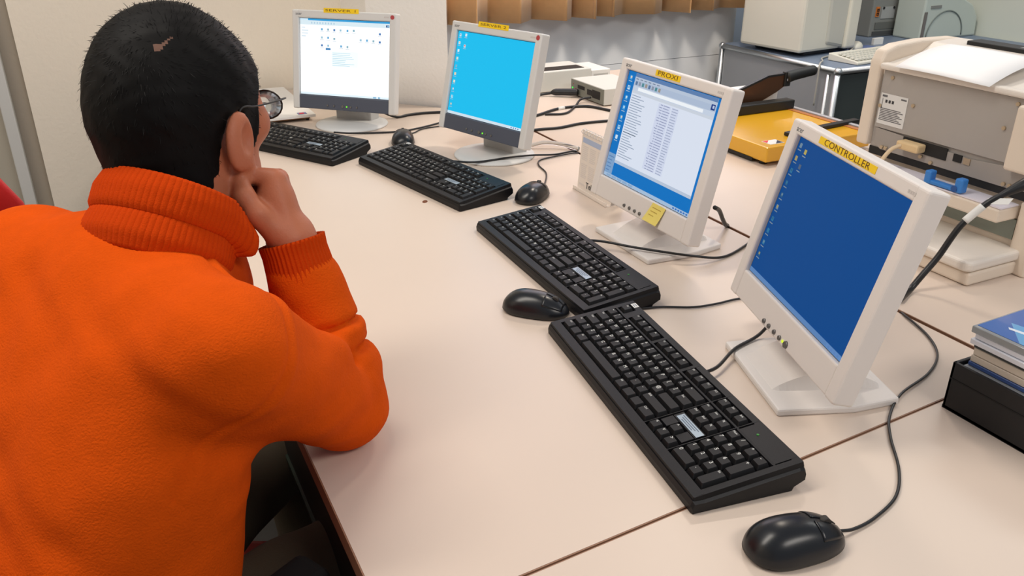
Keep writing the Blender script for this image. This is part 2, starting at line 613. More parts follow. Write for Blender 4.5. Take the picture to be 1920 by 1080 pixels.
def screen_desktop(mb, W, H, rnd, base, bar, icons, bs=1.0):
    scr(mb, -W, -H, W, H, base, 0, bs)
    scr(mb, -W, -H, W, -H + 7, bar, .3)
    scr(mb, W - 44, -H + 1, W - 2, -H + 6, tuple(min(255, int(v * 1.05)) for v in bar), .4)
    for k in range(4):
        scr(mb, W - 40 + k * 8, -H + 2, W - 36 + k * 8, -H + 5, (90, 130, 190), .5)

def screen_files(mb, W, H, rnd):
    scr(mb, -W, -H, W, H, (14, 116, 196), 0, 1.0)
    x0, x1, y0, y1 = -W + 26, W - 11, -H + 32, H - 1
    scr(mb, x0, y0, x1, y1, (222, 230, 245), .3, 1.0)
    scr(mb, x0, y1 - 7, x1, y1, (96, 130, 178), .5)
    scr(mb, x0, y1 - 13, x1, y1 - 7, (186, 200, 220), .5)
    for k in range(6):
        scr(mb, x0 + 4 + k * 14, y1 - 11.4, x0 + 13 + k * 14, y1 - 9.6, (120, 134, 160), .6)
    scr(mb, x0, y1 - 24, x1, y1 - 13, (176, 192, 216), .5)
    for k in range(8):
        c = [(90, 120, 160), (140, 150, 170), (80, 140, 150), (160, 150, 140)][k % 4]
        scr(mb, x0 + 5 + k * 11, y1 - 22, x0 + 12 + k * 11, y1 - 15, c, .6)
    scr(mb, x0, y1 - 33, x1, y1 - 24, (200, 212, 230), .5)
    scr(mb, x0 + 18, y1 - 31.5, x1 - 32, y1 - 25.5, (243, 248, 253), .6)
    scr(mb, x1 - 14, y1 - 22, x1 - 3, y1 - 12, (30, 60, 130), .7)
    scr(mb, x1 - 10, y1 - 19, x1 - 5, y1 - 14, (190, 205, 235), .8)
    scr(mb, x0, y1 - 38, x1, y1 - 33, (206, 214, 226), .5)
    xa = x0 + 92
    for k in range(26):
        y = y1 - 43 - k * 4.9
        if y < y0 + 12:
            break
        scr(mb, x0 + 4, y, x0 + 4 + rnd.uniform(22, 54), y + 1.5, (150, 164, 186) if k != 15 else (70, 90, 110), .6)
        scr(mb, xa + 6 + rnd.uniform(0, 6), y, xa + 16, y + 1.5, (150, 158, 190), .6)
        scr(mb, xa + 18, y, xa + 36 + rnd.uniform(0, 5), y + 1.5, (150, 158, 190), .6)
        scr(mb, xa + 46, y, xa + 60 + rnd.uniform(0, 5), y + 1.5, (162, 172, 198), .6)
    scr(mb, xa + 2, y0 + 14, xa + 42, y1 - 40, (211, 219, 240), .4)
    scr(mb, xa + 44, y0 + 14, xa + 66, y1 - 40, (211, 219, 240), .4)
    scr(mb, x0, y0, x1, y0 + 6, (186, 200, 220), .6)
    scr(mb, -W, -H + 7, -W + 27, -H + 48, (128, 164, 204), .7)
    for k in range(5):
        scr(mb, -W + 3, -H + 40 - k * 7, -W + 3 + rnd.uniform(9, 20), -H + 42 - k * 7, (90, 130, 180), .8)
    scr(mb, -W, -H, W, -H + 7, (166, 192, 220), .5)
    for k in range(5):
        scr(mb, -W + 10 + k * 20, -H + 1.5, -W + 26 + k * 20, -H + 5.5, (140, 172, 206), .6)
    for k in range(6):
        scr(mb, W - 52 + k * 8, -H + 2, W - 47 + k * 8, -H + 5, (50, 110, 190), .6)
    icons_column(mb, [-W + 12], H - 12, 20, [7], [(190, 220, 240), (235, 210, 190), (90, 170, 225), (210, 230, 245)], rnd, 4)

def monitor(label, base, yaw, ctr, tilt, kind, screen, tape, seed):
    rnd = random.Random(seed)
    bx, by = base
    t = thing('flat_monitor', label, 'monitor', (bx, by, ZD), yaw, 'flat monitors on the beige desk')
    dx, dy = ctr[0] - bx, ctr[1] - by
    c, s = math.cos(-yaw), math.sin(-yaw)
    lx, ly = dx * c - dy * s, dx * s + dy * c
    A = kind == 'dark'
    W, H = (144.0, 108.5) if A else (147.0, 108.0)
    OX = 165.0 if A else 170.0
    TOP, BOT = (131.0, -150.0) if A else (128.0, -153.0)
    k = 0.001
    PM = T3(lx, ly, ctr[2]) @ Rx(-tilt)
    pl = m_mon_cool if A else m_mon
    # the tilting head is a child so that its parts sit in the plane of the screen
    hd = MB()
    D0, D1 = -8, 22                       # front and back of the casing (mm)
    def bar(x0, x1, y0, y1, f0, f1, m, bv):
        hd.b2((x0 * k, f0 * k, y0 * k), (x1 * k, f1 * k, y1 * k), m, bevel=bv * k, seg=3)
    bar(-OX, -W, BOT, TOP, D0, D1, pl, 4)
    bar(W, OX, BOT, TOP, D0, D1, pl, 4)
    bar(-W - 3, W + 3, H, TOP, D0, D1 - 2, pl, 3.5)
    if not A:
        bar(-W - 1, W + 1, BOT + 1, -H, D0 + 1.0, D1 - 4, pl, 3)
    bar(-W - 10, W + 10, BOT + 8, TOP - 8, 4, D1 + 6, pl, 5)
    bar(-OX + 28, OX - 28, BOT + 26, TOP - 34, D1, D1 + 24, pl, 14)
    head = hd.build('casing', t)
    head.matrix_local = PM
    if A:
        ch = MB().b2((-W * k, -6 * k, (BOT + 2) * k), (W * k, 26 * k, -H * k), m_chin, bevel=0.0025, seg=2)
        o = ch.build('chin_panel', t, label='charcoal chin panel'); o.matrix_local = PM
    sb = MB()
    sb.b2((-W * k, 0.0005, -H * k), (W * k, 0.003, H * k), m_dark)
    W1, H1 = W - 1.2, H - 1.2
    sb2 = MB()
    screen(sb, W1, H1, rnd)
    # picture sits 0.2 mm proud of the dark panel
    for v in sb.bm.verts:
        pass
    o = sb.build('screen', t)
    o.matrix_local = PM @ T3(0, -0.0003, 0)
    bt = [(-51, 3), (-30, 3), (-2, 4.2), (24, 3), (44, 3)] if A else ([(-41, 3.6), (-22.5, 3.6), (-4, 3.6), (13, 3.6)] if tape == 'PROXI' else [(-42, 3.8), (-25.5, 3.8), (-7.5, 3.8), (10, 3.8), (30, 5.5)])
    yb = -136 if A else (-142 if tape == 'PROXI' else -144.5)
    f0 = -6 if A else -7
    for x, r in bt:
        b = MB().cyl((x * k, f0 * k, yb * k), (x * k, (f0 - 2.4) * k, yb * k), r * k, m_btn, r1=r * 0.85 * k, seg=16)
        o = b.build('button', t); o.matrix_local = PM
    xl = 11 if A else 20
    if tape != 'PROXI':
        b = MB().cyl((xl * k, f0 * k, yb * k), (xl * k, (f0 - 1.2) * k, yb * k), 2.2 * k, glow((120, 240, 60) if A else (210, 230, 60), 1.2), seg=12)
        o = b.build('power_light', t); o.matrix_local = PM
    # yellow tape with its handwritten word
    tp = MB()
    if A:
        x0, x1, y0, y1 = (-62, 49, TOP - 6, TOP + 7)
    elif tape == 'PROXI':
        x0, x1, y0, y1 = (-49, 28, 112.5, 123.5)
    else:
        x0, x1, y0, y1 = (-82, 65, 113.5, 123)
    tp.b2((x0 * k, (D0 - 0.7) * k, y0 * k), (x1 * k, (D0 - 0.1) * k, y1 * k), m_tape)
    tw = text_mesh(tape, 0.0125 if not A else 0.0105)
    xs = [v.co.x for v in tw.vertices]
    L = max(xs) - min(xs)
    fit = ((x1 - x0) * k * (0.8 if not A else .86)) / L
    tp.mesh(tw, m_ink, M=T3((x0 + x1) / 2 * k, (D0 - 0.9) * k, (y0 + y1) / 2 * k) @ Rx(PI / 2) @ Matrix.Diagonal((fit, 1.0 if not A else .85, 1, 1)))
    o = tp.build('name_tape', t, label='yellow tape lettered %s' % tape); o.matrix_local = PM
    lg = MB()
    lt = text_mesh('acer', 0.0115, True)
    lg.mesh(lt, m_logo, M=T3((-141 if not A else -143) * k, (D0 - 0.25) * k, (TOP - 11.5) * k) @ Rx(PI / 2) @ Matrix.Diagonal((1.0, 1, 1, 1)))
    xm = (W - 16) if A else (W - 12)
    for q in range(4):
        lg.b2(((xm + q * 4.2) * k, (D0 - 0.3) * k, (TOP - 13.5) * k), ((xm + 3 + q * 4.2) * k, (D0 - 0.02) * k, (TOP - 9.5) * k), mat('logo_pale', (200, 194, 190), rough=.5))
    o = lg.build('maker_logo', t); o.matrix_local = PM
    if A:
        st = MB().cyl(((W + 9) * k, D0 * k, (TOP - 11) * k), ((W + 9) * k, (D0 - 0.5) * k, (TOP - 11) * k), 0.006, m_red, seg=20)
        o = st.build('round_sticker', t, label='small round red sticker'); o.matrix_local = PM
    # stand
    bs = MB(); nk = MB()
    if A:
        bs.lathe([(0, 0), (0.106, 0), (0.108, 0.003), (0.106, 0.006), (0.09, 0.010), (0.05, 0.0135), (0, 0.0145)], m_mon_cool, seg=56)
        nk.prism([(-0.058, 0.012), (0.058, 0.012), (0.062, 0.062), (-0.062, 0.062)], 0.008, 0.115, mat('neck_grey', (196, 196, 194), rough=.45), bevel=0.004, seg=2)
    else:
        pl4 = [(-0.096, -0.0875), (0.096, -0.0875), (0.102, 0.02), (0.09, 0.09), (-0.09, 0.09), (-0.102, 0.02)]
        bs.prism(pl4, 0, 0.011, m_mon, bevel=0.003)
        # raised saddle around the neck
        n = 16
        t2 = bmesh.new()
        rows = []
        for i in range(n + 1):
            u = i / n
            y = -0.075 + u * 0.15
            z = 0.0105 + 0.026 * max(0, math.sin(PI * min(1, u * 0.95))) ** 0.8
            hw = 0.052 + 0.012 * u
            rows.append([t2.verts.new((-hw, y, 0.009)), t2.verts.new((-hw + 0.006, y, z)), t2.verts.new((hw - 0.006, y, z)), t2.verts.new((hw, y, 0.009))])
        for a, b in zip(rows[:-1], rows[1:]):
            for q in range(3):
                t2.faces.new((a[q], a[q + 1], b[q + 1], b[q]))
        bmesh.ops.recalc_face_normals(t2, faces=t2.faces)
        bs._merge(t2, m_mon, None, False)
        nk.prism([(-0.05, 0.0), (0.05, 0.0), (0.056, 0.05), (-0.056, 0.05)], 0.02, 0.12, m_mon, bevel=0.006, seg=3)
    bs.build('stand_base', t)
    nk.build('stand_neck', t)
    return t, PM

def scr_m1(mb, W, H, r): screen_server(mb, W, H, r)
def scr_m2(mb, W, H, r):
    screen_desktop(mb, W, H, r, (30, 196, 246), (214, 232, 244), None)
    icons_column(mb, [-W + 10], H - 10, 20, [10], [(215, 240, 250), (120, 190, 220), (240, 220, 180), (235, 245, 250)], r, 3.6)
    icons_column(mb, [-W + 32], H - 8, 28, [2], [(235, 90, 80), (225, 240, 250)], r, 3.6)
def scr_m4(mb, W, H, r):
    screen_desktop(mb, W, H, r, (9, 76, 146), (92, 132, 184), None, 0.9)
    icons_column(mb, [-W + 10], H - 11, 19, [10], [(70, 160, 215), (150, 185, 215), (225, 205, 140), (70, 130, 180)], r, 3.4, .5)
    icons_column(mb, [-W + 28], H - 16, 22, [2], [(110, 130, 160), (235, 215, 120)], r, 3.4, .55)

monitor('flat monitor with charcoal chin taped SERVER 1, showing a white window', (0.68, 2.46), -0.756, (0.668, 2.444, 0.198), 0.179, 'dark', scr_m1, 'SERVER 1', 1)
monitor('flat monitor with charcoal chin taped SERVER 2, showing a bright cyan desktop', (0.927, 1.975), -1.258, (0.914, 1.975, 0.2005), 0.225, 'dark', scr_m2, 'SERVER 2', 2)
mon3, PM3 = monitor('all-beige flat monitor taped PROXI, showing a list of files', (0.96, 1.278), -1.581, (0.937, 1.269, 0.211), 0.229, 'beige', screen_files, 'PROXI', 3)
monitor('all-beige flat monitor taped CONTROLLER, showing a dark blue desktop', (0.849, 0.749), -1.893, (0.834, 0.752, 0.211), 0.243, 'beige', scr_m4, 'CONTROLLER', 4)

# sticky note on the chin of the third monitor
nb = MB()
m_note = mat('note_yellow', (240, 222, 120), rough=0.7)
rows = []
for i in range(7):
    u = i / 6
    y = -109 - 38 * u
    z = -8.8 - 3.5 * u ** 2
    rows.append([(46 - 16 * u, y, z), (87 - 12 * u, y, z)])
for a, b in zip(rows[:-1], rows[1:]):
    q = [(p[0] * .001, p[2] * .001, p[1] * .001) for p in (a[0], a[1], b[1], b[0])]
    nb.quad(q, m_note)
for j in range(3):
    u0 = 0.2 + j * 0.2
    y = -109 - 38 * u0; z = -8.8 - 3.5 * u0 ** 2 - 0.5
    nb.quad([((x) * .001, z * .001, yy * .001) for x, yy in ((52 - 14 * u0, y), (78 - 12 * u0 - 6 * j, y), (78 - 12 * u0 - 6 * j, y - 1.2), (52 - 14 * u0, y - 1.2))], mat('note_ink', (186, 158, 70), rough=.8))
bmesh.ops.remove_doubles(nb.bm, verts=nb.bm.verts, dist=1e-6)
no = nb.build('sticky_note')
no.matrix_world = T3(0.96, 1.278, ZD) @ Rz(-1.581) @ PM3
md = no.modifiers.new('thick', 'SOLIDIFY'); md.thickness = 0.0004
tag(no, 'yellow sticky note stuck under the screen taped PROXI', 'sticky note')
# ------------------------------------------------------------------ keyboards and mice
m_kb = mat('keyboard_black', (15, 15, 18), rough=0.45, spec=0.3, bump=0.12, bscale=1500)
m_key = mat('key_black', (21, 21, 23), rough=0.5, spec=0.3)
m_leg = mat('key_legend', (206, 208, 204), rough=0.6)
m_silver = mat('silver_label', (150, 166, 180), rough=0.35, metal=0.3)
m_cable = mat('cable_black', (20, 21, 24), rough=0.4)
m_white = mat('white_label', (226, 226, 222), rough=0.5)
m_kgreen = mat('status_light', (30, 90, 30), rough=0.4, emit=(30, 120, 20), estr=0.5)

U, V_ = 0.0190, 0.0182
KZ0, KSL = 0.0175, 0.0135 / 0.12        # deck height at y=-0.06 and its slope
def deck(y):
    return KZ0 + (y + 0.06) * KSL
XL = -0.2135
def rows_layout():
    R = []
    def row(y, items, x):
        for it in items:
            if isinstance(it, (int, float)):
                x += it * U
            else:
                w_, s = it
                R.append((x + w_ * U / 2, y, w_, 1.0, s)); x += w_ * U
    y0 = -0.0475
    ys = [y0 + i * V_ for i in range(5)] + [y0 + 5 * V_ + 0.0062]
    row(ys[5], [(1, 'Esc'), 1] + [(1, 'F%d' % i) for i in range(1, 5)] + [.5] + [(1, 'F%d' % i) for i in range(5, 9)] + [.5] + [(1, 'F%d' % i) for i in range(9, 13)] + [.25, (1, 'Prt'), (1, 'Scr'), (1, 'Brk')], XL)
    row(ys[4], [(1, '~')] + [(1, c) for c in ['! 1', '" 2', '# 3', '$ 4', '% 5', '& 6', '/ 7', '( 8', ') 9', '= 0', "? '", '^ +']] + [(2, '<-'), .25, (1, 'Ins'), (1, 'Hm'), (1, 'Pg'), .25, (1, 'Num'), (1, '/'), (1, '*'), (1, '-')], XL)
    row(ys[3], [(1.5, 'Tab')] + [(1, c) for c in 'QWERTYUIOP'] + [(1, '['), (1, ']'), (1.5, 'Ret'), .25, (1, 'Del'), (1, 'End'), (1, 'Pg'), .25, (1, '7'), (1, '8'), (1, '9')], XL)
    row(ys[2], [(1.75, 'Caps')] + [(1, c) for c in 'ASDFGHJKL'] + [(1, ';'), (1, '@'), (2.25, '')], XL)
    row(ys[1], [(1.25, 'Sh'), (1, '<')] + [(1, c) for c in 'ZXCVBNM'] + [(1, ','), (1, '.'), (1, '-'), (2.75, 'Shift')], XL)
    row(ys[0], [(1.25, 'Ctrl'), (1.25, ''), (1.25, 'Alt'), (6.0, ''), (1.25, 'Alt'), (1.25, ''), (1.25, ''), (1.5, 'Ctrl')], XL)
    xa = XL + 15.25 * U
    row(ys[1], [1, (1, '^')], xa); row(ys[0], [(1, '<'), (1, 'v'), (1, '>')], xa)
    xn = XL + 18.5 * U
    row(ys[2], [(1, '4'), (1, '5'), (1, '6')], xn)
    row(ys[1], [(1, '1'), (1, '2'), (1, '3')], xn)
    row(ys[0], [(2, '0'), (1, '.')], xn)
    R.append((xn + 3.5 * U, (ys[3] + ys[2]) / 2, 1.0, 2.0, '+'))
    R.append((xn + 3.5 * U, (ys[1] + ys[0]) / 2, 1.0, 2.0, 'En'))
    return R
KEYS = rows_layout()
_kc = {}
def key_mesh(w_, h_, s):
    k = (w_, h_, s)
    if k in _kc:
        return _kc[k]
    mb = MB()
    bx, by = w_ * U - 0.0013, h_ * V_ - 0.0013
    tx, ty = w_ * U - 0.0068, h_ * V_ - 0.0064
    t = bmesh.new()
    lv = [(bx, by, 0.0, 0), (bx - .0006, by - .0006, 0.0022, 0), (tx + .0008, ty + .0008, 0.0076, .0006), (tx, ty, 0.0084, .0006)]
    rings = []
    for sx, sy, z, oy in lv:
        rings.append([t.verts.new((a * sx / 2, b * sy / 2 + oy, z)) for a, b in ((-1, -1), (1, -1), (1, 1), (-1, 1))])
    for a, b in zip(rings[:-1], rings[1:]):
        for q in range(4):
            t.faces.new((a[q], a[(q + 1) % 4], b[(q + 1) % 4], b[q]))
    t.faces.new(rings[-1])
    ve = [e for e in t.edges if abs(e.verts[0].co.z - e.verts[1].co.z) > 0.0004]
    bmesh.ops.bevel(t, geom=ve, offset=0.0011, segments=2, affect='EDGES', profile=0.5)
    mb._merge(t, m_key)
    if s:
        parts = s.split(' ')
        big = len(s) == 1
        spots = [(-tx / 2 + 0.0034, ty / 2 - 0.0026)] if len(parts) == 1 else [(-tx / 2 + 0.0030, ty / 2 - 0.0024), (-tx / 2 + 0.0030, -ty / 2 + 0.0030)]
        for p_, (px, py) in zip(parts, spots):
            size = 0.0074 if big else (0.0054 if len(p_) == 1 else 0.0042)
            tm = text_mesh(p_, size, True)
            xs = [v.co.x for v in tm.vertices] or [0]
            dxx = -min(xs) - 0.0022 if len(p_) > 1 else 0
            mb.mesh(tm, m_leg, M=T3(px + dxx, py + .0006, 0.00855))
    me = mb.data('key')
    _kc[k] = me
    return me

# the case: low deck, raised rim and dividers round the key wells
def kb_case():
    mb = MB()
    L, D = 0.457, 0.150
    n = 2
    prof = [(-0.075, 0.001), (-0.0755, 0.010), (-0.0735, 0.0165), (-0.060, deck(-0.06) - 0.0015), (0.066, deck(0.066) - 0.0015), (0.072, deck(0.066) - 0.003), (0.0745, 0.024), (0.0745, 0.016), (0.060, 0.006), (0.058, 0.001)]
    t = bmesh.new()
    ends = []
    for x in (-L / 2, -L / 2 + 0.004, L / 2 - 0.004, L / 2):
        ins = 0.003 if abs(x) == L / 2 else 0
        ends.append([t.verts.new((x, y * (1 - ins * 6), max(0.001, z - ins * (z > 0.008)))) for y, z in prof])
    for a, b in zip(ends[:-1], ends[1:]):
        for q in range(len(prof)):
            t.faces.new((a[q], b[q], b[(q + 1) % len(prof)], a[(q + 1) % len(prof)]))
    t.faces.new(ends[0]); t.faces.new(ends[-1][::-1])
    bmesh.ops.recalc_face_normals(t, faces=t.faces)
    mb._merge(t, m_kb)
    def rim(x0, x1, y0, y1, h=0.0042):
        t = bmesh.new()
        vs = [t.verts.new((x, y, deck(y) - 0.002)) for x, y in ((x0, y0), (x1, y0), (x1, y1), (x0, y1))]
        vt = [t.verts.new((x + (.0012 if x == x0 else -.0012), y + (.0012 if y == y0 else -.0012), deck(y) + h)) for x, y in ((x0, y0), (x1, y0), (x1, y1), (x0, y1))]
        t.faces.new(vt)
        for q in range(4):
            t.faces.new((vs[q], vs[(q + 1) % 4], vt[(q + 1) % 4], vt[q]))
        bmesh.ops.recalc_face_normals(t, faces=t.faces)
        mb._merge(t, m_kb)
    yb, yt = -0.0475 - V_ / 2 - .0006, -0.0475 + 5.5 * V_ + .0062 + .0006
    XR = XL + 22.5 * U
    rim(-L / 2 + .004, L / 2 - .004, -0.0728, yb)
    rim(-L / 2 + .004, L / 2 - .004, yt, 0.0715)
    rim(-L / 2 + .003, XL - .0006, -0.0725, 0.0712)
    rim(XR + .0006, L / 2 - .003, -0.0725, 0.0712)
    ym = -0.0475 + 4.5 * V_
    rim(-L / 2 + .004, L / 2 - .004, ym + .0006, ym + .0056)
    for xg in (15.0, 18.25):
        rim(XL + xg * U + .0005, XL + (xg + .25) * U - .0005, -0.0725, 0.0712)
    rim(XL + U + .0006, XL + 2 * U - .0006, ym, 0.0712)
    for xg in (6.0, 10.5):
        rim(XL + xg * U + .0006, XL + (xg + .5) * U - .0006, ym, 0.0712)
    rim(XL + 18.5 * U, XR + .001, ym, 0.0712)                          # blank field above the number pad
    y2, y3 = -0.0475 + 1.5 * V_ + .0006, -0.0475 + 2.5 * V_ - .0006
    rim(XL + 15.25 * U, XL + 18.25 * U, y2, y3)
    for xg in (15.25, 17.25):
        rim(XL + xg * U + .0004, XL + (xg + 1) * U - .0004, -0.0475 + .5 * V_ + .0006, y2 + .001)
    return mb.data('case')
CASE = kb_case()
def lab_mesh():
    mb = MB()
    y = -0.0475 + 2.0 * V_
    tilt = math.atan(KSL)
    M = T3(XL + 16.85 * U, y, deck(y) + 0.0044) @ Rx(tilt)
    mb.box((0.050, 0.0115, 0.0006), (0, 0, 0.0002), m_silver, bevel=0.0002, seg=1, M=M)
    for k in range(3):
        mb.box((0.038 - 0.006 * k, 0.0011, 0.0003), (-0.003, 0.003 - k * 0.003, 0.0006), mat('label_ink', (92, 106, 124), rough=.5), M=M)
    return mb.data('maker_label')
LAB = lab_mesh()
def sq_mesh():
    mb = MB()
    y = 0.0655
    M = T3(XL + 0.006, y, deck(y) + 0.0043) @ Rx(math.atan(KSL))
    mb.box((0.014, 0.0085, 0.0006), (0, 0, 0.0002), m_white, M=M)
    mb.box((0.010, 0.0012, 0.0003), (0, 0.0016, 0.0006), mat('label_ink'), M=M)
    mb.box((0.008, 0.0012, 0.0003), (0, -0.0016, 0.0006), mat('label_ink'), M=M)
    return mb.data('square_label')
SQ = sq_mesh()
def led_mesh():
    mb = MB()
    y = 0.052
    for k in range(1):
        mb.cyl((XL + 19.6 * U, y, deck(y) + .004), (XL + 19.6 * U, y, deck(y) + .0049), 0.0017, m_kgreen, seg=12)
    return mb.data('status_light')
LED = led_mesh()
key_tilt = math.atan(KSL)
def keyboard(label, ctr, ang, cable=None):
    t = thing('keyboard', label, 'keyboard', (ctr[0], ctr[1], ZD), ang, 'black keyboards in a row on the beige desk')
    obj_from('case', CASE, t)
    for x, y, w_, h_, s in KEYS:
        nm = 'space_bar' if w_ == 6.0 else 'key'
        o = obj_from(nm, key_mesh(w_, h_, s), t, (x, y, deck(y) - 0.0012))
        o.rotation_euler = (key_tilt, 0, 0)
    o = obj_from('maker_label', LAB, t); o['label'] = 'silver label with fine print'
    o = obj_from('square_label', SQ, t); o['label'] = 'small white sticker'
    obj_from('status_light', LED, t)
    if cable:
        Mi = (T3(ctr[0], ctr[1], ZD) @ Rz(ang)).inverted()
        mb = MB().tube([Mi @ Vector((x, y, ZD + z)) for x, y, z in cable], 0.0026, m_cable, seg=8, sub=8)
        mb.build('cable', t)
    return t
keyboard('black keyboard partly hidden by the man\'s face, below SERVER 1', (0.4552, 2.2939), -1.0268,
         [(0.585, 2.31, 0.022), (0.647, 2.338, 0.006), (0.764, 2.308, 0.0035), (0.84, 2.32, 0.0035), (0.92, 2.352, 0.0035), (1.02, 2.40, 0.0035)])
keyboard('black keyboard in front of the round base of SERVER 2', (0.6955, 1.8442), -1.3648,
         [(0.775, 1.905, 0.022), (0.821, 1.909, 0.012), (0.86, 1.9, 0.0115), (0.938, 1.892, 0.015), (1.0, 1.893, 0.012), (1.069, 1.9, 0.0035), (1.128, 1.906, 0.0035), (1.1405, 1.907, -0.004), (1.1405, 1.908, -0.04)])
keyboard('black keyboard in front of the PROXI monitor', (0.7240, 1.2596), -1.6010,
         [(0.78, 1.31, 0.022), (0.83, 1.282, 0.02), (0.878, 1.226, 0.018), (0.950, 1.157, 0.015), (1.02, 1.146, 0.0035), (1.105, 1.176, 0.0035), (1.130, 1.192, 0.0035), (1.1405, 1.199, -0.004), (1.1405, 1.201, -0.04)])
keyboard('black keyboard nearest the camera, in front of the CONTROLLER monitor', (0.6177, 0.7932), -1.7073,
         [(0.672, 0.80, 0.018), (0.70, 0.803, 0.014), (0.735, 0.81, 0.012), (0.79, 0.838, 0.014), (0.85, 0.852, 0.0185), (0.90, 0.86, 0.05), (0.93, 0.85, 0.06)])

m_mouse = mat('mouse_black', (22, 24, 28), rough=0.28, spec=0.45)
m_mouse2 = mat('mouse_side', (24, 25, 26), rough=0.4)
def mouse(label, ctr, ang, cable=None, size=1.0):
    """front (cable end) towards +x"""
    t = thing('mouse', label, 'mouse', (ctr[0], ctr[1], ZD), ang, 'black corded mice')
    L, W_, H_ = 0.057 * size, 0.0315 * size, 0.037 * size
    def top(u, v):           # u -1..1 along, v -1..1 across
        u = max(-1.0, min(1.0, u))
        w_ = W_ * (1 - 0.09 * u) * max(0.0, 1 - abs(u) ** 3.0) ** 0.48
        p = (u + 0.18) / (1.18 if u > -0.18 else 0.82)
        prof_ = max(0.0, 1 - abs(p) ** 2.4) ** (0.75 if u > -0.18 else 0.6)
        z = 0.008 * size + (H_ - 0.008 * size) * prof_ * max(0.0, 1 - abs(v) ** 2.4) ** 0.6
        return (L * u, w_ * v, z)
    def patch(u0, u1, v0, v1, nu, nv, m, lift=0.0):
        mb = MB()
        tt = bmesh.new()
        fu = (lambda s_: math.sin(PI / 2 * s_)) if u0 == -1 else (lambda s_: s_)
        fv = (lambda s_: math.sin(PI / 2 * s_)) if v0 == -1 else (lambda s_: s_)
        g = [[tt.verts.new(Vector(top(fu(u0 + (u1 - u0) * i / nu), fv(v0 + (v1 - v0) * j / nv))) + Vector((0, 0, lift))) for j in range(nv + 1)] for i in range(nu + 1)]
        for i in range(nu):
            for j in range(nv):
                tt.faces.new((g[i][j], g[i + 1][j], g[i + 1][j + 1], g[i][j + 1]))
        bmesh.ops.recalc_face_normals(tt, faces=tt.faces)
        mb._merge(tt, m, None, True)
        return mb
    body = patch(-1, 1, -1, 1, 40, 28, m_mouse)
    # skirt down to the desk
    tt = bmesh.new()
    sn = lambda s_: math.sin(PI / 2 * s_)
    ring = [top(sn(-1 + 2 * i / 40), 1) for i in range(41)] + [top(sn(1 - 2 * i / 40), -1) for i in range(1, 40)]
    lo = [tt.verts.new((x * .94, y * .93, 0.0005)) for x, y, z in ring]
    mi = [tt.verts.new((x * 1.01, y * 1.015, 0.005 * size)) for x, y, z in ring]
    hi = [tt.verts.new((x, y, z)) for x, y, z in ring]
    nR = len(ring)
    for a, b in ((lo, mi), (mi, hi)):
        for i in range(nR):
            tt.faces.new((a[i], a[(i + 1) % nR], b[(i + 1) % nR], b[i]))
    tt.faces.new(lo)
    bmesh.ops.recalc_face_normals(tt, faces=tt.faces)
    body._merge(tt, m_mouse2, None, True)
    body.build('shell', t)
    for v0, v1 in ((-0.80, -0.09), (0.09, 0.80)):
        b = patch(0.30, 0.86, v0, v1, 10, 8, m_mouse, 0.0006)
        o = b.build('button', t)
        md = o.modifiers.new('thick', 'SOLIDIFY'); md.thickness = 0.001; md.offset = 0
    x, y, z = top(0.58, 0)
    wb = MB().cyl((x, -0.0035, z - .002), (x, 0.0035, z - .002), 0.0065, mat('wheel_rubber', (58, 54, 50), rough=.7), seg=20)
    wb.build('scroll_wheel', t)
    if cable:
        Mi = (T3(ctr[0], ctr[1], ZD) @ Rz(ang)).inverted()
        mb = MB().tube([Mi @ Vector((x, y, ZD + z)) for x, y, z in cable], 0.0019, m_cable, seg=8, sub=8)
        mb.build('cable', t)
    return t
mouse('black mouse on the front desk, nearest the camera', (0.578, 0.487), math.radians(-10),
      [(0.632, 0.478, 0.009), (0.655, 0.477, 0.004), (0.691, 0.481, 0.0028), (0.742, 0.497, 0.0028), (0.786, 0.531, 0.0028), (0.831, 0.583, 0.0028), (0.869, 0.618, 0.0028), (0.926, 0.649, 0.004), (1.008, 0.672, 0.0028), (1.067, 0.704, 0.0028), (1.105, 0.752, 0.0028), (1.130, 0.815, 0.0028), (1.1405, 0.836, -0.004), (1.1405, 0.840, -0.04)])
mouse('black mouse lying against the front edges of two keyboards', (0.592, 1.103), math.radians(-47))
mouse('black mouse between the keyboards of SERVER 2 and PROXI', (0.856, 1.618), math.radians(38),
      [(0.899, 1.653, 0.010), (0.919, 1.680, 0.004), (0.97, 1.764, 0.0028), (0.985, 1.83, 0.0028), (1.01, 1.872, 0.0028), (1.064, 1.886, 0.0028), (1.128, 1.890, 0.0028), (1.1405, 1.891, -0.004), (1.1405, 1.892, -0.04)])
mouse('black mouse standing behind the keyboard of SERVER 2', (0.750, 2.200), math.radians(70),
      [(0.770, 2.253, 0.010), (0.79, 2.268, 0.004), (0.815, 2.281, 0.0028), (0.849, 2.309, 0.0028), (0.91, 2.318, 0.0028), (1.0, 2.33, 0.0028)])
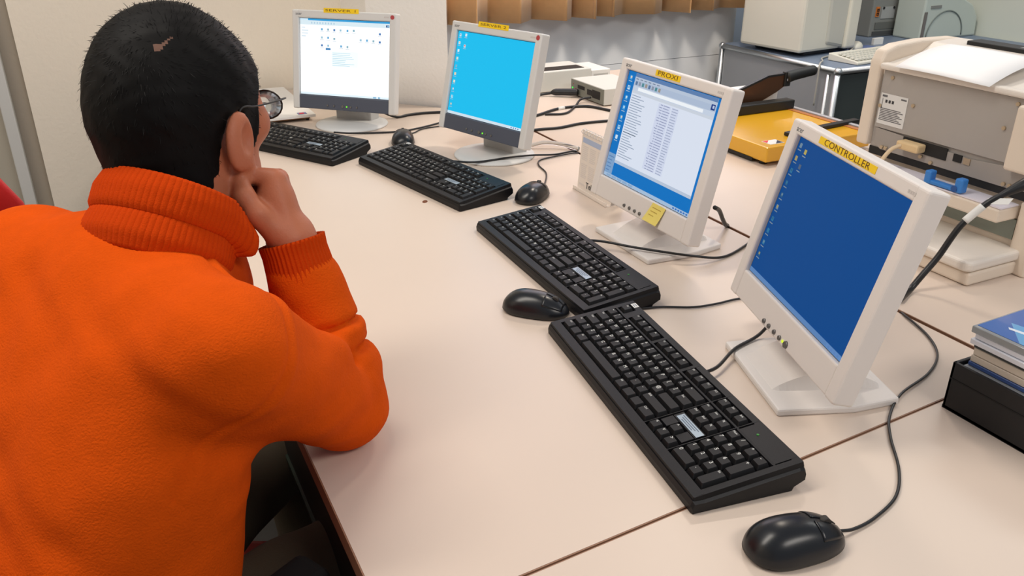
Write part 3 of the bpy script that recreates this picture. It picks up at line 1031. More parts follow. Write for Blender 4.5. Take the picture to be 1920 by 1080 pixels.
# ------------------------------------------------------------------ desk calendar
m_card = mat('calendar_card', (236, 226, 216), rough=0.6)
m_print = mat('calendar_print', (224, 216, 210), rough=0.8)
m_blue_h = mat('calendar_blue', (176, 190, 218), rough=0.7)
m_wire = mat('wire_white', (226, 224, 222), rough=0.4)
t = thing('desk_calendar', 'white standing calendar card between SERVER 2 and PROXI monitors', 'calendar', (0.985, 1.565, ZD), -PI / 2 - 0.02)
CW, CHt = 0.150, 0.140
lean = math.radians(4)
PMc = Rx(-lean)
c = MB().b2((-CW / 2, 0, 0.001), (CW / 2, 0.0018, CHt), m_card)
o = c.build('front_card', t); o.matrix_local = PMc
b = MB().b2((-CW / 2, 0, 0.001), (CW / 2, 0.0018, CHt * 1.02), m_card)
o = b.build('back_card', t); o.matrix_local = T3(0, 0.036, 0) @ Rx(math.radians(11))
f = MB().b2((-CW / 2, -0.012, 0.0), (CW / 2, 0.038, 0.0015), m_card)
f.b2((-CW / 2, -0.012, 0.0), (CW / 2, -0.010, 0.009), m_card)
f.build('foot_card', t)
p = MB()
p.b2((-CW / 2 + .006, -0.0004, CHt - .028), (CW / 2 - .03, 0, CHt - .016), m_blue_h)
for cidx in range(4):
    for r in range(2):
        x0 = -CW / 2 + .008 + cidx * .034
        z1 = CHt - .034 - r * .042
        for k in range(8):
            p.b2((x0, -0.0004, z1 - .003 - k * .0044), (x0 + .026 - (k % 3) * .002, 0, z1 - k * .0044), m_print)
p.b2((-CW / 2 + .008, -0.0004, .012), (-CW / 2 + .03, 0, .017), m_print)
p.mesh(text_mesh('Tekco', 0.02, True), mat('calendar_ink', (60, 58, 64), rough=.7), M=T3(-.012, -0.0005, .017) @ Rx(PI / 2))
o = p.build('month_print', t); o.matrix_local = PMc
for k in range(11):
    rg = MB()
    n = 10
    x = -CW / 2 + .01 + k * .013
    rg.tube([(x, 0.008 + .0075 * math.cos(2 * PI * q / n), CHt - .002 + .0055 * math.sin(2 * PI * q / n)) for q in range(n + 1)], 0.0008, m_wire, seg=5, sub=1)
    rg.build('binding_ring', t)

# ------------------------------------------------------------------ loose cables
def cable(name, pts, r, label, z0=True, m=None):
    o = MB().tube([(x, y, ZD + z) for x, y, z in pts], r, m or m_cable, seg=10, sub=8).build(name)
    return tag(o, label, 'cable')
cable('monitor_cable', [(0.74, 2.50, 0.05), (0.79, 2.485, 0.02), (0.829, 2.475, 0.0042), (0.87, 2.486, 0.0042), (0.914, 2.489, 0.0042), (0.969, 2.478, 0.0042), (1.03, 2.46, 0.0042)], 0.0042, 'black cable on the desk between the SERVER 1 and SERVER 2 monitors')
t = thing('power_cable', 'thick black cable with a white ring label lying behind the SERVER 2 monitor', 'cable', (1.2, 2.3, ZD))
MB().tube([(-.03, -.01, .0045), (0.038, .009, .0045), (0.142, .057, .0045), (0.235, .045, .0045), (0.274, -.04, .0045), (0.31, -.1, .0045)], 0.0045, m_cable, seg=10, sub=8).build('cord', t)
MB().cyl((0.132, .0535, .0045), (0.158, .059, .0045), 0.0054, m_white).build('ring_label', t)
cable('signal_cable', [(1.02, 2.15, 0.02), (1.08, 2.14, 0.008), (1.159, 2.149, 0.0042), (1.22, 2.141, 0.0042), (1.304, 2.157, 0.0042), (1.399, 2.148, 0.0042), (1.47, 2.12, 0.0042)], 0.0042, 'black cable crossing the back desk behind the white calendar')
t = thing('switch_cable', 'black cable with white ring label and a large plug at the grey network box', 'cable', (1.38, 2.55, ZD))
MB().tube([(-.12, -.02, .0045), (-.05, .002, .0045), (0.006, .006, .007), (0.05, -.015, .014)], 0.0045, m_cable, seg=10, sub=8).build('cord', t)
MB().cyl((-.03, .0045, .0052), (-.008, .0055, .006), 0.0056, m_white).build('ring_label', t)
MB().tube([(0.03, -.006, .012), (0.045, -.014, .015), (0.085, -.045, .017), (0.105, -.062, .0178)], 0.012, m_cable, seg=12, sub=6, radii=[.005, .012, .0125, .011]).build('plug', t)
cable('socket_cable', [(1.26, 2.307, 0.004), (1.325, 2.292, 0.004), (1.40, 2.36, 0.004), (1.45, 2.41, 0.012), (1.484, 2.40, 0.018)], 0.0036, 'black cord curling up to the lower right socket of the grey network box')
cable('screen_cable', [(1.05, 1.22, 0.075), (1.075, 1.235, 0.06), (1.1, 1.251, 0.033), (1.122, 1.266, 0.012), (1.138, 1.277, 0.002), (1.1405, 1.279, -0.015), (1.1405, 1.28, -0.05)], 0.0045, 'black cable dropping to the desk behind the PROXI monitor')
cable('thin_cable', [(0.752, 1.032, 0.003), (0.790, 1.020, 0.003), (0.835, 0.997, 0.003), (0.88, 0.990, 0.003), (0.926, 0.989, 0.003), (1.0, 0.975, 0.003), (1.08, 0.99, 0.003)], 0.0019, 'thin black cable running from the front keyboard corner to behind the CONTROLLER monitor')
clr = mat('clear_plastic', (230, 232, 230), rough=0.15, trans=0.85)
o = MB().tube([(1.04, 1.99, ZD + .008), (1.08, 1.975, ZD + .016), (1.12, 1.95, ZD + .012), (1.15, 1.91, ZD + .006)], 0.006, clr, seg=8, sub=6).build('cable_sleeve')
tag(o, 'clear plastic cable sleeve on the desk joint behind SERVER 2', 'cable')

o = MB().lathe([(0, .0025), (.003, .0022), (.0052, .001), (.006, 0)], mat('crumb_brown', (112, 64, 38), rough=.8), seg=10, sx=1.0, sy=1.6).build('crumb', None, (0.625, 1.704, ZD), -.6)
tag(o, 'small brown crumb on the desk in front of the SERVER 2 keyboard', 'crumb')
# ------------------------------------------------------------------ network box
m_grey = mat('box_grey', (206, 206, 200), rough=0.5)
m_face = mat('box_face', (120, 122, 112), rough=0.5)
m_hole = mat('socket_black', (18, 18, 18), rough=0.6)
t = thing('network_box', 'small pale grey network box with a green light, cables in its front', 'network device', (1.49, 2.44, ZD), 0)
bd = MB().b2((0.003, -0.108, 0.003), (0.17, 0.106, 0.056), m_grey, bevel=0.002)
bd.build('body', t)
fp = MB().b2((0.0, -0.105, 0.005), (0.0032, 0.104, 0.054), m_face)
fp.build('front_panel', t, label='dark grey front panel')
for y, z, w_, h_ in ((0.035, .036, .045, .012), (-.02, .03, .03, .018), (-.062, .03, .05, .026)):
    MB().b2((-0.0008, y - w_ / 2, z - h_ / 2), (0.002, y + w_ / 2, z + h_ / 2), m_hole).build('socket', t)
for y, z, c in ((0.092, .026, (70, 255, 90)), (0.088, .040, (200, 60, 50)), (.07, .026, (190, 50, 60))):
    MB().cyl((-0.0015, y, z), (0.001, y, z), 0.0028 if c[0] == 70 else 0.0015, glow(c, 1.3 if c[0] == 70 else .5), seg=10).build('status_light', t)
for y in (-0.09, 0.09):
    for x in (.02, .15):
        MB().cyl((x, y, 0), (x, y, .0035), .006, m_hole).build('foot', t)

# ------------------------------------------------------------------ long white machine by the wall
t = thing('white_device', 'long low white device with a black slot on top behind SERVER 2', 'office machine', (1.40, 2.60, ZD))
MB().b2((0, 0, 0.002), (0.205, 0.16, 0.072), m_grey, bevel=0.003).build('body', t)
MB().b2((0.205, 0.0, 0.004), (0.285, 0.15, 0.064), mat('white_plastic', (222, 222, 218), rough=.45), bevel=0.003).build('side_unit', t)
MB().b2((0.01, 0.018, 0.0705), (0.185, 0.075, 0.0732), m_hole).build('slot', t, label='black slot')
MB().b2((0.215, -0.0006, 0.036), (0.275, 0.0005, 0.05), mat('vent_grey', (180, 180, 176), rough=.5)).build('vent', t)

# ------------------------------------------------------------------ white board pad by SERVER 1
t = thing('document_pad', 'white document pad lying on a low wooden rest beside SERVER 1', 'document pad', (0.46, 2.76, ZD))
MB().b2((-.07, -.19, .006), (.12, .22, .012), mat('rest_wood', (140, 100, 60), rough=.6)).build('wooden_rest', t, label='brown wooden rest')
MB().b2((-.10, -.205, .0125), (.135, .24, .021), mat('paper_white', (238, 236, 232), rough=.6), bevel=.001).build('paper_stack', t)
pm = MB()
pm.b2((.02, -.14, .0212), (.03, -.08, .0216), mat('pad_ink', (120, 124, 140), rough=.7))
pm.b2((.085, -.195, .0212), (.112, -.17, .0216), mat('pad_blue', (120, 130, 170), rough=.7))
pm.b2((.09, -.19, .0217), (.104, -.176, .022), mat('pad_red', (214, 50, 70), rough=.7))
pm.build('cover_print', t)
for x in (-.06, .0, .11):
    MB().b2((x, -.186, 0), (x + .008, -.178, .0065), m_hole).build('foot', t)

# ------------------------------------------------------------------ paper cutter
m_yel = mat('cutter_yellow', (224, 168, 34), rough=0.22, spec=0.5, coat=0.3)
m_blade = mat('blade_steel', (112, 80, 58), rough=0.35, metal=0.75)
m_rule = mat('ruler_grey', (188, 190, 196), rough=0.35, metal=0.4)
m_wood = mat('ruler_shade_brown', (178, 112, 58), rough=0.5)
t = thing('paper_cutter', 'yellow guillotine paper cutter with its black handled blade raised', 'paper cutter', (1.505, 1.575, ZD))
W_, L_ = 0.365, 0.36
MB().b2((0, 0, 0.010), (W_, L_, 0.05), m_yel, bevel=0.004).build('board', t)
MB().b2((W_ + .0002, -.002, 0.02), (W_ + 0.014, L_ + .02, 0.056), m_rule, bevel=0.002).build('side_ruler', t, label='grey metal ruler along the edge')
MB().b2((W_ - 0.02, 0.03, 0.0503), (W_ - .002, L_ - .05, 0.0515), m_wood).build('ruler_shade_strip', t, label='brown strip painted as shadow and reflection of the ruler')  # shadow and reflection of the side ruler, painted as a thin brown slab
br = MB().b2((-0.02, 0.298, 0.0505), (W_ + .004, 0.335, 0.078), m_black, bevel=0.003)
br.build('clamp_bar', t, label='black clamp bar')
st = MB().box((0.30, 0.018, 0.010), (0.27, 0.083, 0.0556), m_black, bevel=0.002, M=None)
st = MB().box((0.29, 0.020, 0.010), (0, 0, 0), m_black, bevel=0.002, M=T3(0.268, 0.082, 0.0556) @ Rz(0.11))
st.build('paper_stop', t, label='black sliding paper stop')
lg = MB().b2((0.028, 0.02, 0.0501), (0.075, 0.055, 0.0506), m_white)
lg.prism([(0.03, 0.035), (0.05, 0.053), (0.03, 0.053)], 0.0506, 0.0509, mat('logo_red', (214, 40, 40), rough=.5))
lg.prism([(0.048, 0.022), (0.073, 0.022), (0.073, 0.046)], 0.0506, 0.0509, mat('logo_navy', (24, 28, 48), rough=.5))
lg.build('maker_emblem', t, label='small red white and black emblem')
for x, y in ((.02, .03), (.02, .33), (.34, .03), (.34, .33)):
    MB().cyl((x, y, 0), (x, y, .0105), .011, m_hole).build('foot', t)
MB().b2((-.001, .05, .004), (.012, .30, .0125), m_hole).build('base_rail', t, label='black rail under the near edge')
# raised blade, hinged at the far left, in the plane just behind the bar
yb = 0.352
bl = MB()
px0, pz0 = 0.02, 0.052
sh = [(0.0, 0.045), (0.10, 0.078), (0.185, 0.108), (0.300, 0.1435), (0.385, 0.146), (0.392, 0.121), (0.34, 0.093), (0.285, 0.071), (0.22, 0.058), (0.10, 0.050)]
bl.prism([(x, z) for x, z in sh], -0.0022, 0.0022, m_blade, bevel=0.0006, seg=1, M=T3(0, yb, 0) @ Rx(PI / 2))
bl.build('blade', t, label='brown reflecting steel blade')
MB().prism([(0.0, 0.0475), (0.10, 0.0805), (0.185, 0.1105), (0.300, 0.146), (0.38, 0.148), (0.38, 0.143), (0.3, 0.140), (0.185, 0.104), (0.1, 0.074), (0.0, 0.041)], -0.004, 0.004, m_black, M=T3(0, yb, 0) @ Rx(PI / 2)).build('blade_spine', t)
hd = MB()
hd.tube([(0.372, yb, 0.134), (0.40, yb, 0.139), (0.44, yb, 0.1435), (0.480, yb, 0.147)], 0.0165, m_black, seg=12, sub=6, radii=[.0185, .017, .0165, .0155])
hd.build('handle', t, label='black plastic handle')
MB().b2((0.362, yb - .008, .108), (0.386, yb + .008, .152), m_black, bevel=.003).build('handle_ferrule', t)
MB().cyl((0.374, yb - .0095, .128), (0.374, yb + .0095, .128), .004, m_rule, seg=12).build('rivet', t)
MB().b2((-.005, yb - .012, .010), (.03, yb + .012, .062), m_black, bevel=.003).build('hinge_block', t)
pp = MB()
m_paper = mat('paper', (238, 236, 234), rough=.7)
o = MB().prism([(0.17, 0.385), (0.36, 0.375), (0.37, 0.45), (0.20, 0.46)], 0.0915, 0.0945, m_paper, M=None).build('paper_scrap')
o.location = (1.505, 1.575, ZD)
tag(o, 'white paper offcuts showing behind the black bar of the yellow cutter', 'paper')
o = MB().b2((1.655, 1.962, ZD), (1.885, 2.05, ZD + .091), mat('carton_white', (214, 212, 208), rough=.7)).build('white_carton')
tag(o, 'low white carton behind the yellow cutter, under paper offcuts', 'carton')

# ------------------------------------------------------------------ black crate of disc cases
t = thing('black_box', 'black open box at the right edge, holding a pile of disc cases', 'box', (0.955, 0.606, ZD), 0)
bb = MB()
m_bx = mat('black_box', (14, 14, 17), rough=0.55)
bx_l, bx_w, bh = 0.30, 0.17, 0.071
bb.b2((0, -bx_l, 0), (bx_w, 0, 0.005), m_bx)
bb.b2((0, -bx_l, 0), (0.005, 0, bh), m_bx, bevel=.0012)
bb.b2((bx_w - .005, -bx_l, 0), (bx_w, 0, bh), m_bx, bevel=.0012)
bb.b2((0, -0.005, 0), (bx_w, 0, bh), m_bx, bevel=.0012)
bb.b2((0, -bx_l, 0), (bx_w, -bx_l + .005, bh), m_bx, bevel=.0012)
bb.b2((-.0006, -bx_l + .002, .046), (0, -.002, .048), mat('black_groove', (4, 4, 5), rough=.7))
bb.build('tray', t)
clear = mat('case_clear', (206, 210, 212), rough=0.12, trans=0.55)
cream = mat('case_cream', (216, 204, 188), rough=0.5)
greyc = mat('case_grey', (168, 164, 154), rough=0.35)
whitec = mat('case_white', (226, 228, 236), rough=0.35)
darkc = mat('case_dark', (36, 44, 46), rough=0.3)
navy = mat('case_navy', (66, 92, 150), rough=0.3)
cover = mat('cover_blue', (58, 104, 180), rough=0.15, coat=0.6)
cover2 = mat('cover_sky', (104, 170, 220), rough=0.15, coat=0.6)
z = ZD + 0.005
spec = [(.0104, greyc, 0.0, 'grey disc case at the bottom of the pile in the black box'), (.0104, cream, .001, 'cream disc case, second from the bottom in the black box'),
        (.0104, cream, .0, 'cream disc case, third from the bottom in the black box'), (.0104, greyc, .002, 'grey disc case, fourth from the bottom in the black box'),
        (.0104, greyc, .001, 'grey disc case, fifth from the bottom in the black box'), (.0104, clear, .001, 'clear disc case level with the rim of the black box'),
        (.006, navy, .003, 'thin blue disc case just above the rim of the black box'), (.0095, cream, .004, 'cream disc case above the thin blue one'),
        (.0104, cream, .005, 'cream disc case below the black edged one'), (.005, darkc, .004, 'thin black edged disc case under the white ones'),
        (.0075, whitec, .000, 'lower of two white disc cases near the top of the pile'), (.0075, whitec, .003, 'upper of two white disc cases, right under the blue cover')]
for i, (h_, m_, dx, lb) in enumerate(spec):
    up = i > 5
    x0 = 0.962 + (dx + 0.004 if up else dx * .6)
    y1 = 0.598 - dx
    q = MB()
    q.b2((x0, y1 - .142, z + .0003), (x0 + .125, y1, z + h_), m_, bevel=.0008, seg=1)
    o = q.build('disc_case')
    tag(o, lb, 'disc case', 'disc cases piled in the black box')
    z += h_ + .0002
t = thing('jewel_case', 'clear disc case with a blue cover on top of the pile in the black box', 'disc case', (0.966, 0.60, z), 0.03, 'disc cases piled in the black box')
MB().b2((0, -.142, .0003), (.125, 0, .0095), clear, bevel=.0008, seg=1).build('case_shell', t)
MB().b2((.108, -.1415, .0012), (.1245, -.0005, .0102), darkc, bevel=.0005, seg=1).build('spine', t, label='dark spine')
cv = MB().b2((.006, -.139, .0096), (.107, -.003, .0100), cover)
cv.prism([(.006, -.06), (.05, -.02), (.075, -.139), (.006, -.139)], .01, .0102, cover2)
cv.prism([(.03, -.030), (.035, -.026), (.060, -.139), (.05, -.139)], .0102, .0104, mat('cover_white', (226, 234, 244), rough=.2))
cv.prism([(.062, -.03), (.068, -.03), (.085, -.139), (.078, -.139)], .0102, .0104, mat('cover_white'))
cv.build('cover_card', t, label='blue cover with white strokes')

# ------------------------------------------------------------------ laser printer
m_pr = mat('printer_cream', (227, 213, 196), rough=0.5)
m_pr2 = mat('printer_pale', (226, 218, 208), rough=0.45)
m_steel = mat('printer_back_steel', (172, 167, 162), rough=0.5, metal=0.15, bump=0.05, bscale=700)
m_gg = mat('smoked_panel', (134, 142, 132), rough=0.2)
m_scr = mat('screw_brass', (196, 178, 150), rough=0.35, metal=0.7)
t = thing('laser_printer', 'beige laser printer with grey steel back, a sheet lying over its top', 'printer', (1.45, 1.22, ZD))
PX, PW, PD = 0.0, 0.36, 0.38      # rear plane x=0, runs to y=-PW, x=+PD
PB, PT = 0.15, 0.335
# shell: side cheeks and top
side = [(-0.012, PB + .004), (PD, PB), (PD, PT - .02), (.30, PT + .010), (.20, PT + .026), (.10, PT + .027), (.03, PT + .022), (0.0, PT + .012), (-0.010, PT - .01)]
for nm, y0, y1 in (('side_panel', 0.0, 0.03), ('side_panel', -PW - .03, -PW)):
    MB().prism(side, 0, y1 - y0, m_pr, bevel=.006, seg=3, M=T3(0, y1, 0) @ Rx(PI / 2)).build(nm, t)
top = [(0.0, PT - .035), (0.0, PT - .012), (.05, PT - .004), (.10, PT + .004), (.13, PT + .022), (.20, PT + .026), (.30, PT + .010), (PD, PT - .02), (PD, PT - .06)]
MB().prism(top, 0, PW, m_pr2, bevel=.003, M=T3(0, 0, 0) @ Rx(PI / 2)).build('top_cover', t)
MB().b2((-.018, -PW + .004, PT - .022), (.004, -.003, PT - .009), m_pr2, bevel=.005, seg=3).build('output_lip', t)
MB().b2((.002, -PW, PB + .002), (PD - .01, 0, PT - .03), m_steel).build('chassis', t)
bk = MB()
bk.prism([(-.006, PB + .045), (-.20, PB + .045), (-.318, PB + .045), (-.318, PT - .024), (-.006, PT - .024)], 0, .004, m_steel, bevel=.0008, seg=1, M=T3(0, 0, 0) @ Matrix(((0, 0, -1, 0.0), (1, 0, 0, 0), (0, 1, 0, 0), (0, 0, 0, 1))))
bk.build('back_plate', t)
MB().b2((-.0045, -PW + .002, PB + .045), (.002, -.321, PT - .024), m_steel).build('side_plate', t)
MB().b2((-.0055, -.3205, PB + .046), (-.0035, -.3195, PT - .026), mat('seam_dark', (96, 90, 84), rough=.6)).build('plate_seam', t)
lowp = MB().prism([(-.012, PB + .012), (-.03, PB + .002), (-PW + .03, PB + .002), (-PW + .006, PB + .02), (-PW + .006, PB + .044), (-.23, PB + .034), (-.012, PB + .044)], 0, .003, mat('printer_lower_steel', (164, 158, 152), rough=.5, metal=.15), M=Matrix(((0, 0, -1, 0.0), (1, 0, 0, 0), (0, 1, 0, 0), (0, 0, 0, 1))))
lowp.build('lower_plate', t)
for y, z_ in ((-.03, PT - .036), (-.012, PB + .09), (-.09, PB + .105), (-.285, PB + .105), (-.30, PT - .034), (-.035, PB + .008), (-.045, PB + .008), (-.13, PB + .012), (-.155, PB + .006), (-.31, PB + .008), (-.322, PB + .008)):
    MB().cyl((-.0075, y, z_), (-.002, y, z_), .0036, m_scr, seg=12, r1=.0036).build('screw', t)
lb = MB().b2((-.0052, -.076, PB + .054), (-.004, -.010, PB + .116), mat('rating_label', (222, 222, 220), rough=.5))
mi = mat('rating_ink', (96, 96, 100), rough=.6)
lb.b2((-.0056, -.026, PB + .109), (-.0052, -.014, PB + .113), mi)
lb.b2((-.0056, -.073, PB + .109), (-.0052, -.06, PB + .112), mi)
for k in range(3):
    lb.b2((-.0056, -.028 - k * .008, PB + .098), (-.0052, -.023 - k * .008, PB + .104), mat('rating_dark', (50, 50, 54), rough=.6))
lb.b2((-.0056, -.0165, PB + .086), (-.0052, -.0155, PB + .106), mi)
for k in range(8):
    lb.b2((-.0056, -.07 + (k % 3) * .006, PB + .062 + k * .0033), (-.0052, -.014, PB + .0635 + k * .0033), mi)
lb.build('rating_label', t, label='white rating label with fine print')
MB().b2((-.0048, -.185, PB + .018), (-.002, -.082, PB + .041), m_hole).build('port_recess', t)
MB().b2((-.0052, -.218, PB + .022), (-.002, -.20, PB + .036), m_hole).build('socket', t)
MB().b2((-.0052, -.236, PB + .022), (-.002, -.222, PB + .034), mat('socket_tan', (170, 150, 126), rough=.5)).build('socket', t)
MB().b2((.150, -PW + .01, PT + .021), (.192, -.062, PT + .0315), m_hole, bevel=.002).build('control_panel', t, label='black control strip')
MB().b2((.160, -PW + .15, PT + .0315), (.172, -PW + .19, PT + .0322), mat('panel_grey', (150, 150, 150), rough=.4)).build('panel_key', t)
MB().b2((-.03, -PW - .03, PB + .04), (.0, -PW + .045, PT - .03), m_pr, bevel=.006, seg=3).build('hinge_cover', t)
MB().cyl((-.0315, -PW + .012, PB + .115), (-.029, -PW + .012, PB + .115), .005, m_scr, seg=14).build('screw', t)
# base feeder unit
MB().b2((.012, -PW - .025, .004), (PD, .02, PB - .012), m_pr, bevel=.004).build('feeder_body', t)
MB().b2((.0, -PW, PB - .013), (PD - .01, 0, PB + .003), m_hole).build('shadow_gap', t)
MB().b2((.006, -PW + .015, .06), (.0125, -.05, .098), m_gg).build('smoked_window', t, label='grey green smoked window')
MB().b2((.0, -PW - .028, .0), (.06, -PW + .012, PB - .014), m_pr, bevel=.004).build('corner_post', t)
tr = MB().b2((-.05, -PW + .016, .100), (.012, -.02, .126), m_pr, bevel=.004)
tr.build('rear_tray', t)
MB().b2((-.048, -.345, .1265), (.0, -.03, .1295), mat('tray_paper', (226, 222, 232), rough=.6)).build('tray_sheet', t, label='white sheet in the rear tray')
# cassette sticking out at the back
MB().b2((-.125, -.368, .001), (.012, -.05, .026), m_pr, bevel=.005, seg=3).build('cassette_base', t)
MB().prism([(-.134, -.360), (-.126, -.37), (.012, -.37), (.012, -.045), (-.134, -.045)], .028, .048, m_pr2, bevel=.006, seg=3).build('cassette_lid', t)
# blue paper guides
m_blu = mat('guide_blue', (54, 128, 206), rough=.4)
gd = MB()
gd.b2((-.05, -.262, .131), (-.036, -.182, .139), m_blu, bevel=.002)
gd.b2((-.052, -.196, .131), (-.034, -.182, .156), m_blu, bevel=.003)
gd.b2((-.052, -.264, .131), (-.034, -.248, .158), m_blu, bevel=.003)
gd.build('paper_guide', t, label='blue plastic paper guide')
MB().cyl((-.054, -.25, .138), (-.05, -.25, .138), .006, mat('guide_dark', (36, 84, 150), rough=.5), seg=14).build('guide_knob', t)
# data plug and cord
pl = MB()
pl.box((.026, .052, .017), (-.016, -.112, PB + .0295), mat('plug_beige', (224, 196, 150), rough=.5), bevel=.004, seg=2)
pl.build('data_plug', t)
MB().tube([(-.026, -.098, PB + .030), (-.045, -.090, PB + .020), (-.062, -.083, PB - .01), (-.075, -.078, PB - .05), (-.085, -.075, PB - .10), (-.09, -.07, .004)], .0042, mat('cord_beige', (222, 198, 162), rough=.5), seg=8, sub=6).build('data_cord', t)
# printed sheet draped over the back
sm = bmesh.new()
rows = []
for i in range(13):
    u = i / 12
    x = .118 - .138 * u - .012 * u * u
    z_ = PT + .0245 - .0335 * u ** 2.1
    rows.append([sm.verts.new((x, -.052 - .205 * j / 4, z_ + .0015 * math.sin(j))) for j in range(5)])
for a, b in zip(rows[:-1], rows[1:]):
    for j in range(4):
        sm.faces.new((a[j], a[j + 1], b[j + 1], b[j]))
q = MB(); q._merge(sm, mat('sheet_white', (246, 246, 246), rough=.7), None, True)
o = q.build('paper_sheet', None, (1.45, 1.22, ZD))
md = o.modifiers.new('thick', 'SOLIDIFY'); md.thickness = .0006
tag(o, 'white paper sheet curling down over the back of the beige laser printer', 'paper')
# power lead of the printer
t = thing('printer_cable', 'thick black cable with white paper tag rising behind the CONTROLLER monitor', 'cable', (1.215, 0.88, ZD))
MB().tube([(-.05, -.02, .006), (0, 0.001, .006), (.025, .001, .03), (.05, -.003, .062), (.075, -.012, .116), (.10, -.029, .156), (.12, -.043, .176), (.145, -.055, .192), (.165, -.062, .202)], .0055, m_cable, seg=10, sub=8, radii=[.0055] * 6 + [.0055, .010, .012]).build('cord', t)
tg = MB().tube([(.080, -.015, .126), (.090, -.0215, .141), (.099, -.028, .1548)], .0066, m_white, seg=10, sub=4)
tg.build('paper_tag', t, label='white paper tag')
fl = MB().prism([(0, 0), (.036, .008), (.04, .02), (.004, .012)], 0, .0006, m_white, M=T3(.098, -.028, .158) @ Rz(-1.2) @ Rx(1.0))
fl.build('tag_flap', t)

# ------------------------------------------------------------------ metal cabinet with the old monitor
m_top = mat('cabinet_top_blue', (112, 126, 146), rough=0.45)
m_chrome = mat('chrome_tube', (200, 204, 206), rough=0.38, metal=1.0)
m_pan = mat('cabinet_panel_grey', (150, 152, 156), rough=0.35, metal=0.3)
m_pan2 = mat('cabinet_panel_dark', (58, 66, 66), rough=0.45)
t = thing('metal_cabinet', 'chrome tube cabinet with blue grey top carrying the old tube monitor', 'cabinet', (2.70, 2.49, 0))
CX, CY = 1.30, 0.72
MB().b2((.008, .008, ZD - .02), (CX, CY, ZD), m_top, bevel=.002).build('top_panel', t)
MB().b2((.004, .014, .06), (.014, CY - .014, ZD - .022), m_pan).build('side_panel', t)
MB().b2((.02, .012, .06), (CX, .02, ZD - .03), m_pan2).build('front_panel', t, label='dark front panel')
MB().b2((.02, CY - .03, .06), (CX, CY - .02, ZD - .03), m_pan2).build('back_panel', t)
for a, b in (((0, 0, ZD - .012), (CX, 0, ZD - .012)), ((0, 0, ZD - .012), (0, CY, ZD - .012)), ((0, CY, ZD - .012), (CX, CY, ZD - .012)), ((CX, 0, ZD - .012), (CX, CY, ZD - .012))):
    MB().cyl(a, b, .012, m_chrome, seg=14).build('top_tube', t)
for x, y in ((0, 0), (0, CY), (CX, 0), (CX, CY)):
    MB().cyl((x, y, 0), (x, y, ZD - .012), .012, m_chrome, seg=14).build('upright_tube', t)
    MB().sphere((x, y, ZD - .012), .017, m_chrome).build('corner_ball', t)
MB().cyl((.004, .05, .05), (.004, .05, ZD - .03), .01, m_chrome, seg=12).build('upright_tube', t)
MB().cyl((.0, .04, .40), (.012, .04, .40), .012, m_hole, seg=12).build('lock', t)

m_crt = mat('crt_cream', (212, 210, 198), rough=0.5)
m_crt2 = mat('crt_shell', (188, 188, 180), rough=0.5)
t = thing('tube_monitor', 'large cream tube monitor on the metal cabinet, seen from its side', 'monitor', (2.90, 2.93, ZD), 0.12)
MB().box((.30, .28, .02), (.02, 0, .011), mat('crt_foot_dark', (40, 42, 46), rough=.5), bevel=.005).build('swivel_base', t)
MB().prism([(-.20, .02), (.07, .02), (.07, .40), (-.12, .40), (-.20, .34)], -.17, .17, m_crt, bevel=.012, seg=2, M=Rx(PI / 2)).build('rear_shell', t)
MB().prism([(-.04, .045), (.08, .022), (.10, .40), (-.06, .42)], -.178, .178, m_crt2, bevel=.014, seg=2, M=Rx(PI / 2)).build('middle_shell', t)
MB().b2((.075, -.19, .018), (.15, .19, .43), m_crt, bevel=.012, seg=3).build('bezel', t)
MB().b2((.135, -.16, .075), (.156, .16, .40), mat('crt_glass', (30, 36, 42), rough=.1), bevel=.01, seg=2).build('picture_tube', t, label='dark glass picture tube')
o = MB().b2((2.60, 3.0, ZD + .08), (2.64, 3.03, ZD + .34), m_crt).build('paper_strip') if False else None

t = thing('pale_keyboard', 'pale cream keyboard on the metal cabinet behind the beige printer', 'keyboard', (2.955, 2.575, ZD), 0.10)
MB().prism([(-.075, 0), (.075, 0), (.075, .03), (-.06, .014), (-.075, .010)], -.22, .22, m_crt, bevel=.003, M=T3(.06, 0, 0.001) @ Rz(PI / 2) @ Matrix(((1, 0, 0, 0), (0, 0, 1, 0), (0, 1, 0, 0), (0, 0, 0, 1))) if False else T3(.08, .02, .001) @ Matrix(((0, 0, 1, 0), (1, 0, 0, 0), (0, 1, 0, 0), (0, 0, 0, 1)))).build('case', t)
kk = MB()
for r in range(5):
    for c_ in range(18):
        x = -.12 + c_ * .0225; y = -.035 + r * .021
        kk.box((.018, .016, .006), (x, y, .0215 + r * .0027), mat('crt_key', (204, 204, 194), rough=.5), taper=(.8, .8))
kk.build('keys', t)
t = thing('pale_mouse', 'small pale mouse on the blue mat beside the tube monitor', 'mouse', (3.12, 2.80, ZD + .003), 0.6)
MB().lathe([(0, .034), (.012, .033), (.022, .027), (.029, .016), (.03, .006), (.027, 0.001), (0, 0.001)], m_crt, seg=24, sx=1.7).build('shell', t)
MB().b2((.02, -.001, .026), (.046, .001, .028), m_crt2).build('button_gap', t)
cable('grey_cable', [(3.07, 2.77, .012), (3.0, 2.735, .008), (2.90, 2.715, .006), (2.80, 2.68, .006), (2.72, 2.60, .012), (2.676, 2.57, .006), (2.672, 2.565, -.05), (2.672, 2.565, -.16)], .0035, 'pale grey cord running over the chrome edge of the metal cabinet', m=mat('cord_grey', (170, 168, 160), rough=.5))
o = MB().b2((2.99, 2.70, ZD), (3.26, 2.86, ZD + .003), mat('mat_blue', (92, 112, 160), rough=.7), bevel=.0008).build('mouse_mat')
tag(o, 'blue mouse mat on the metal cabinet under the pale mouse', 'mouse mat')

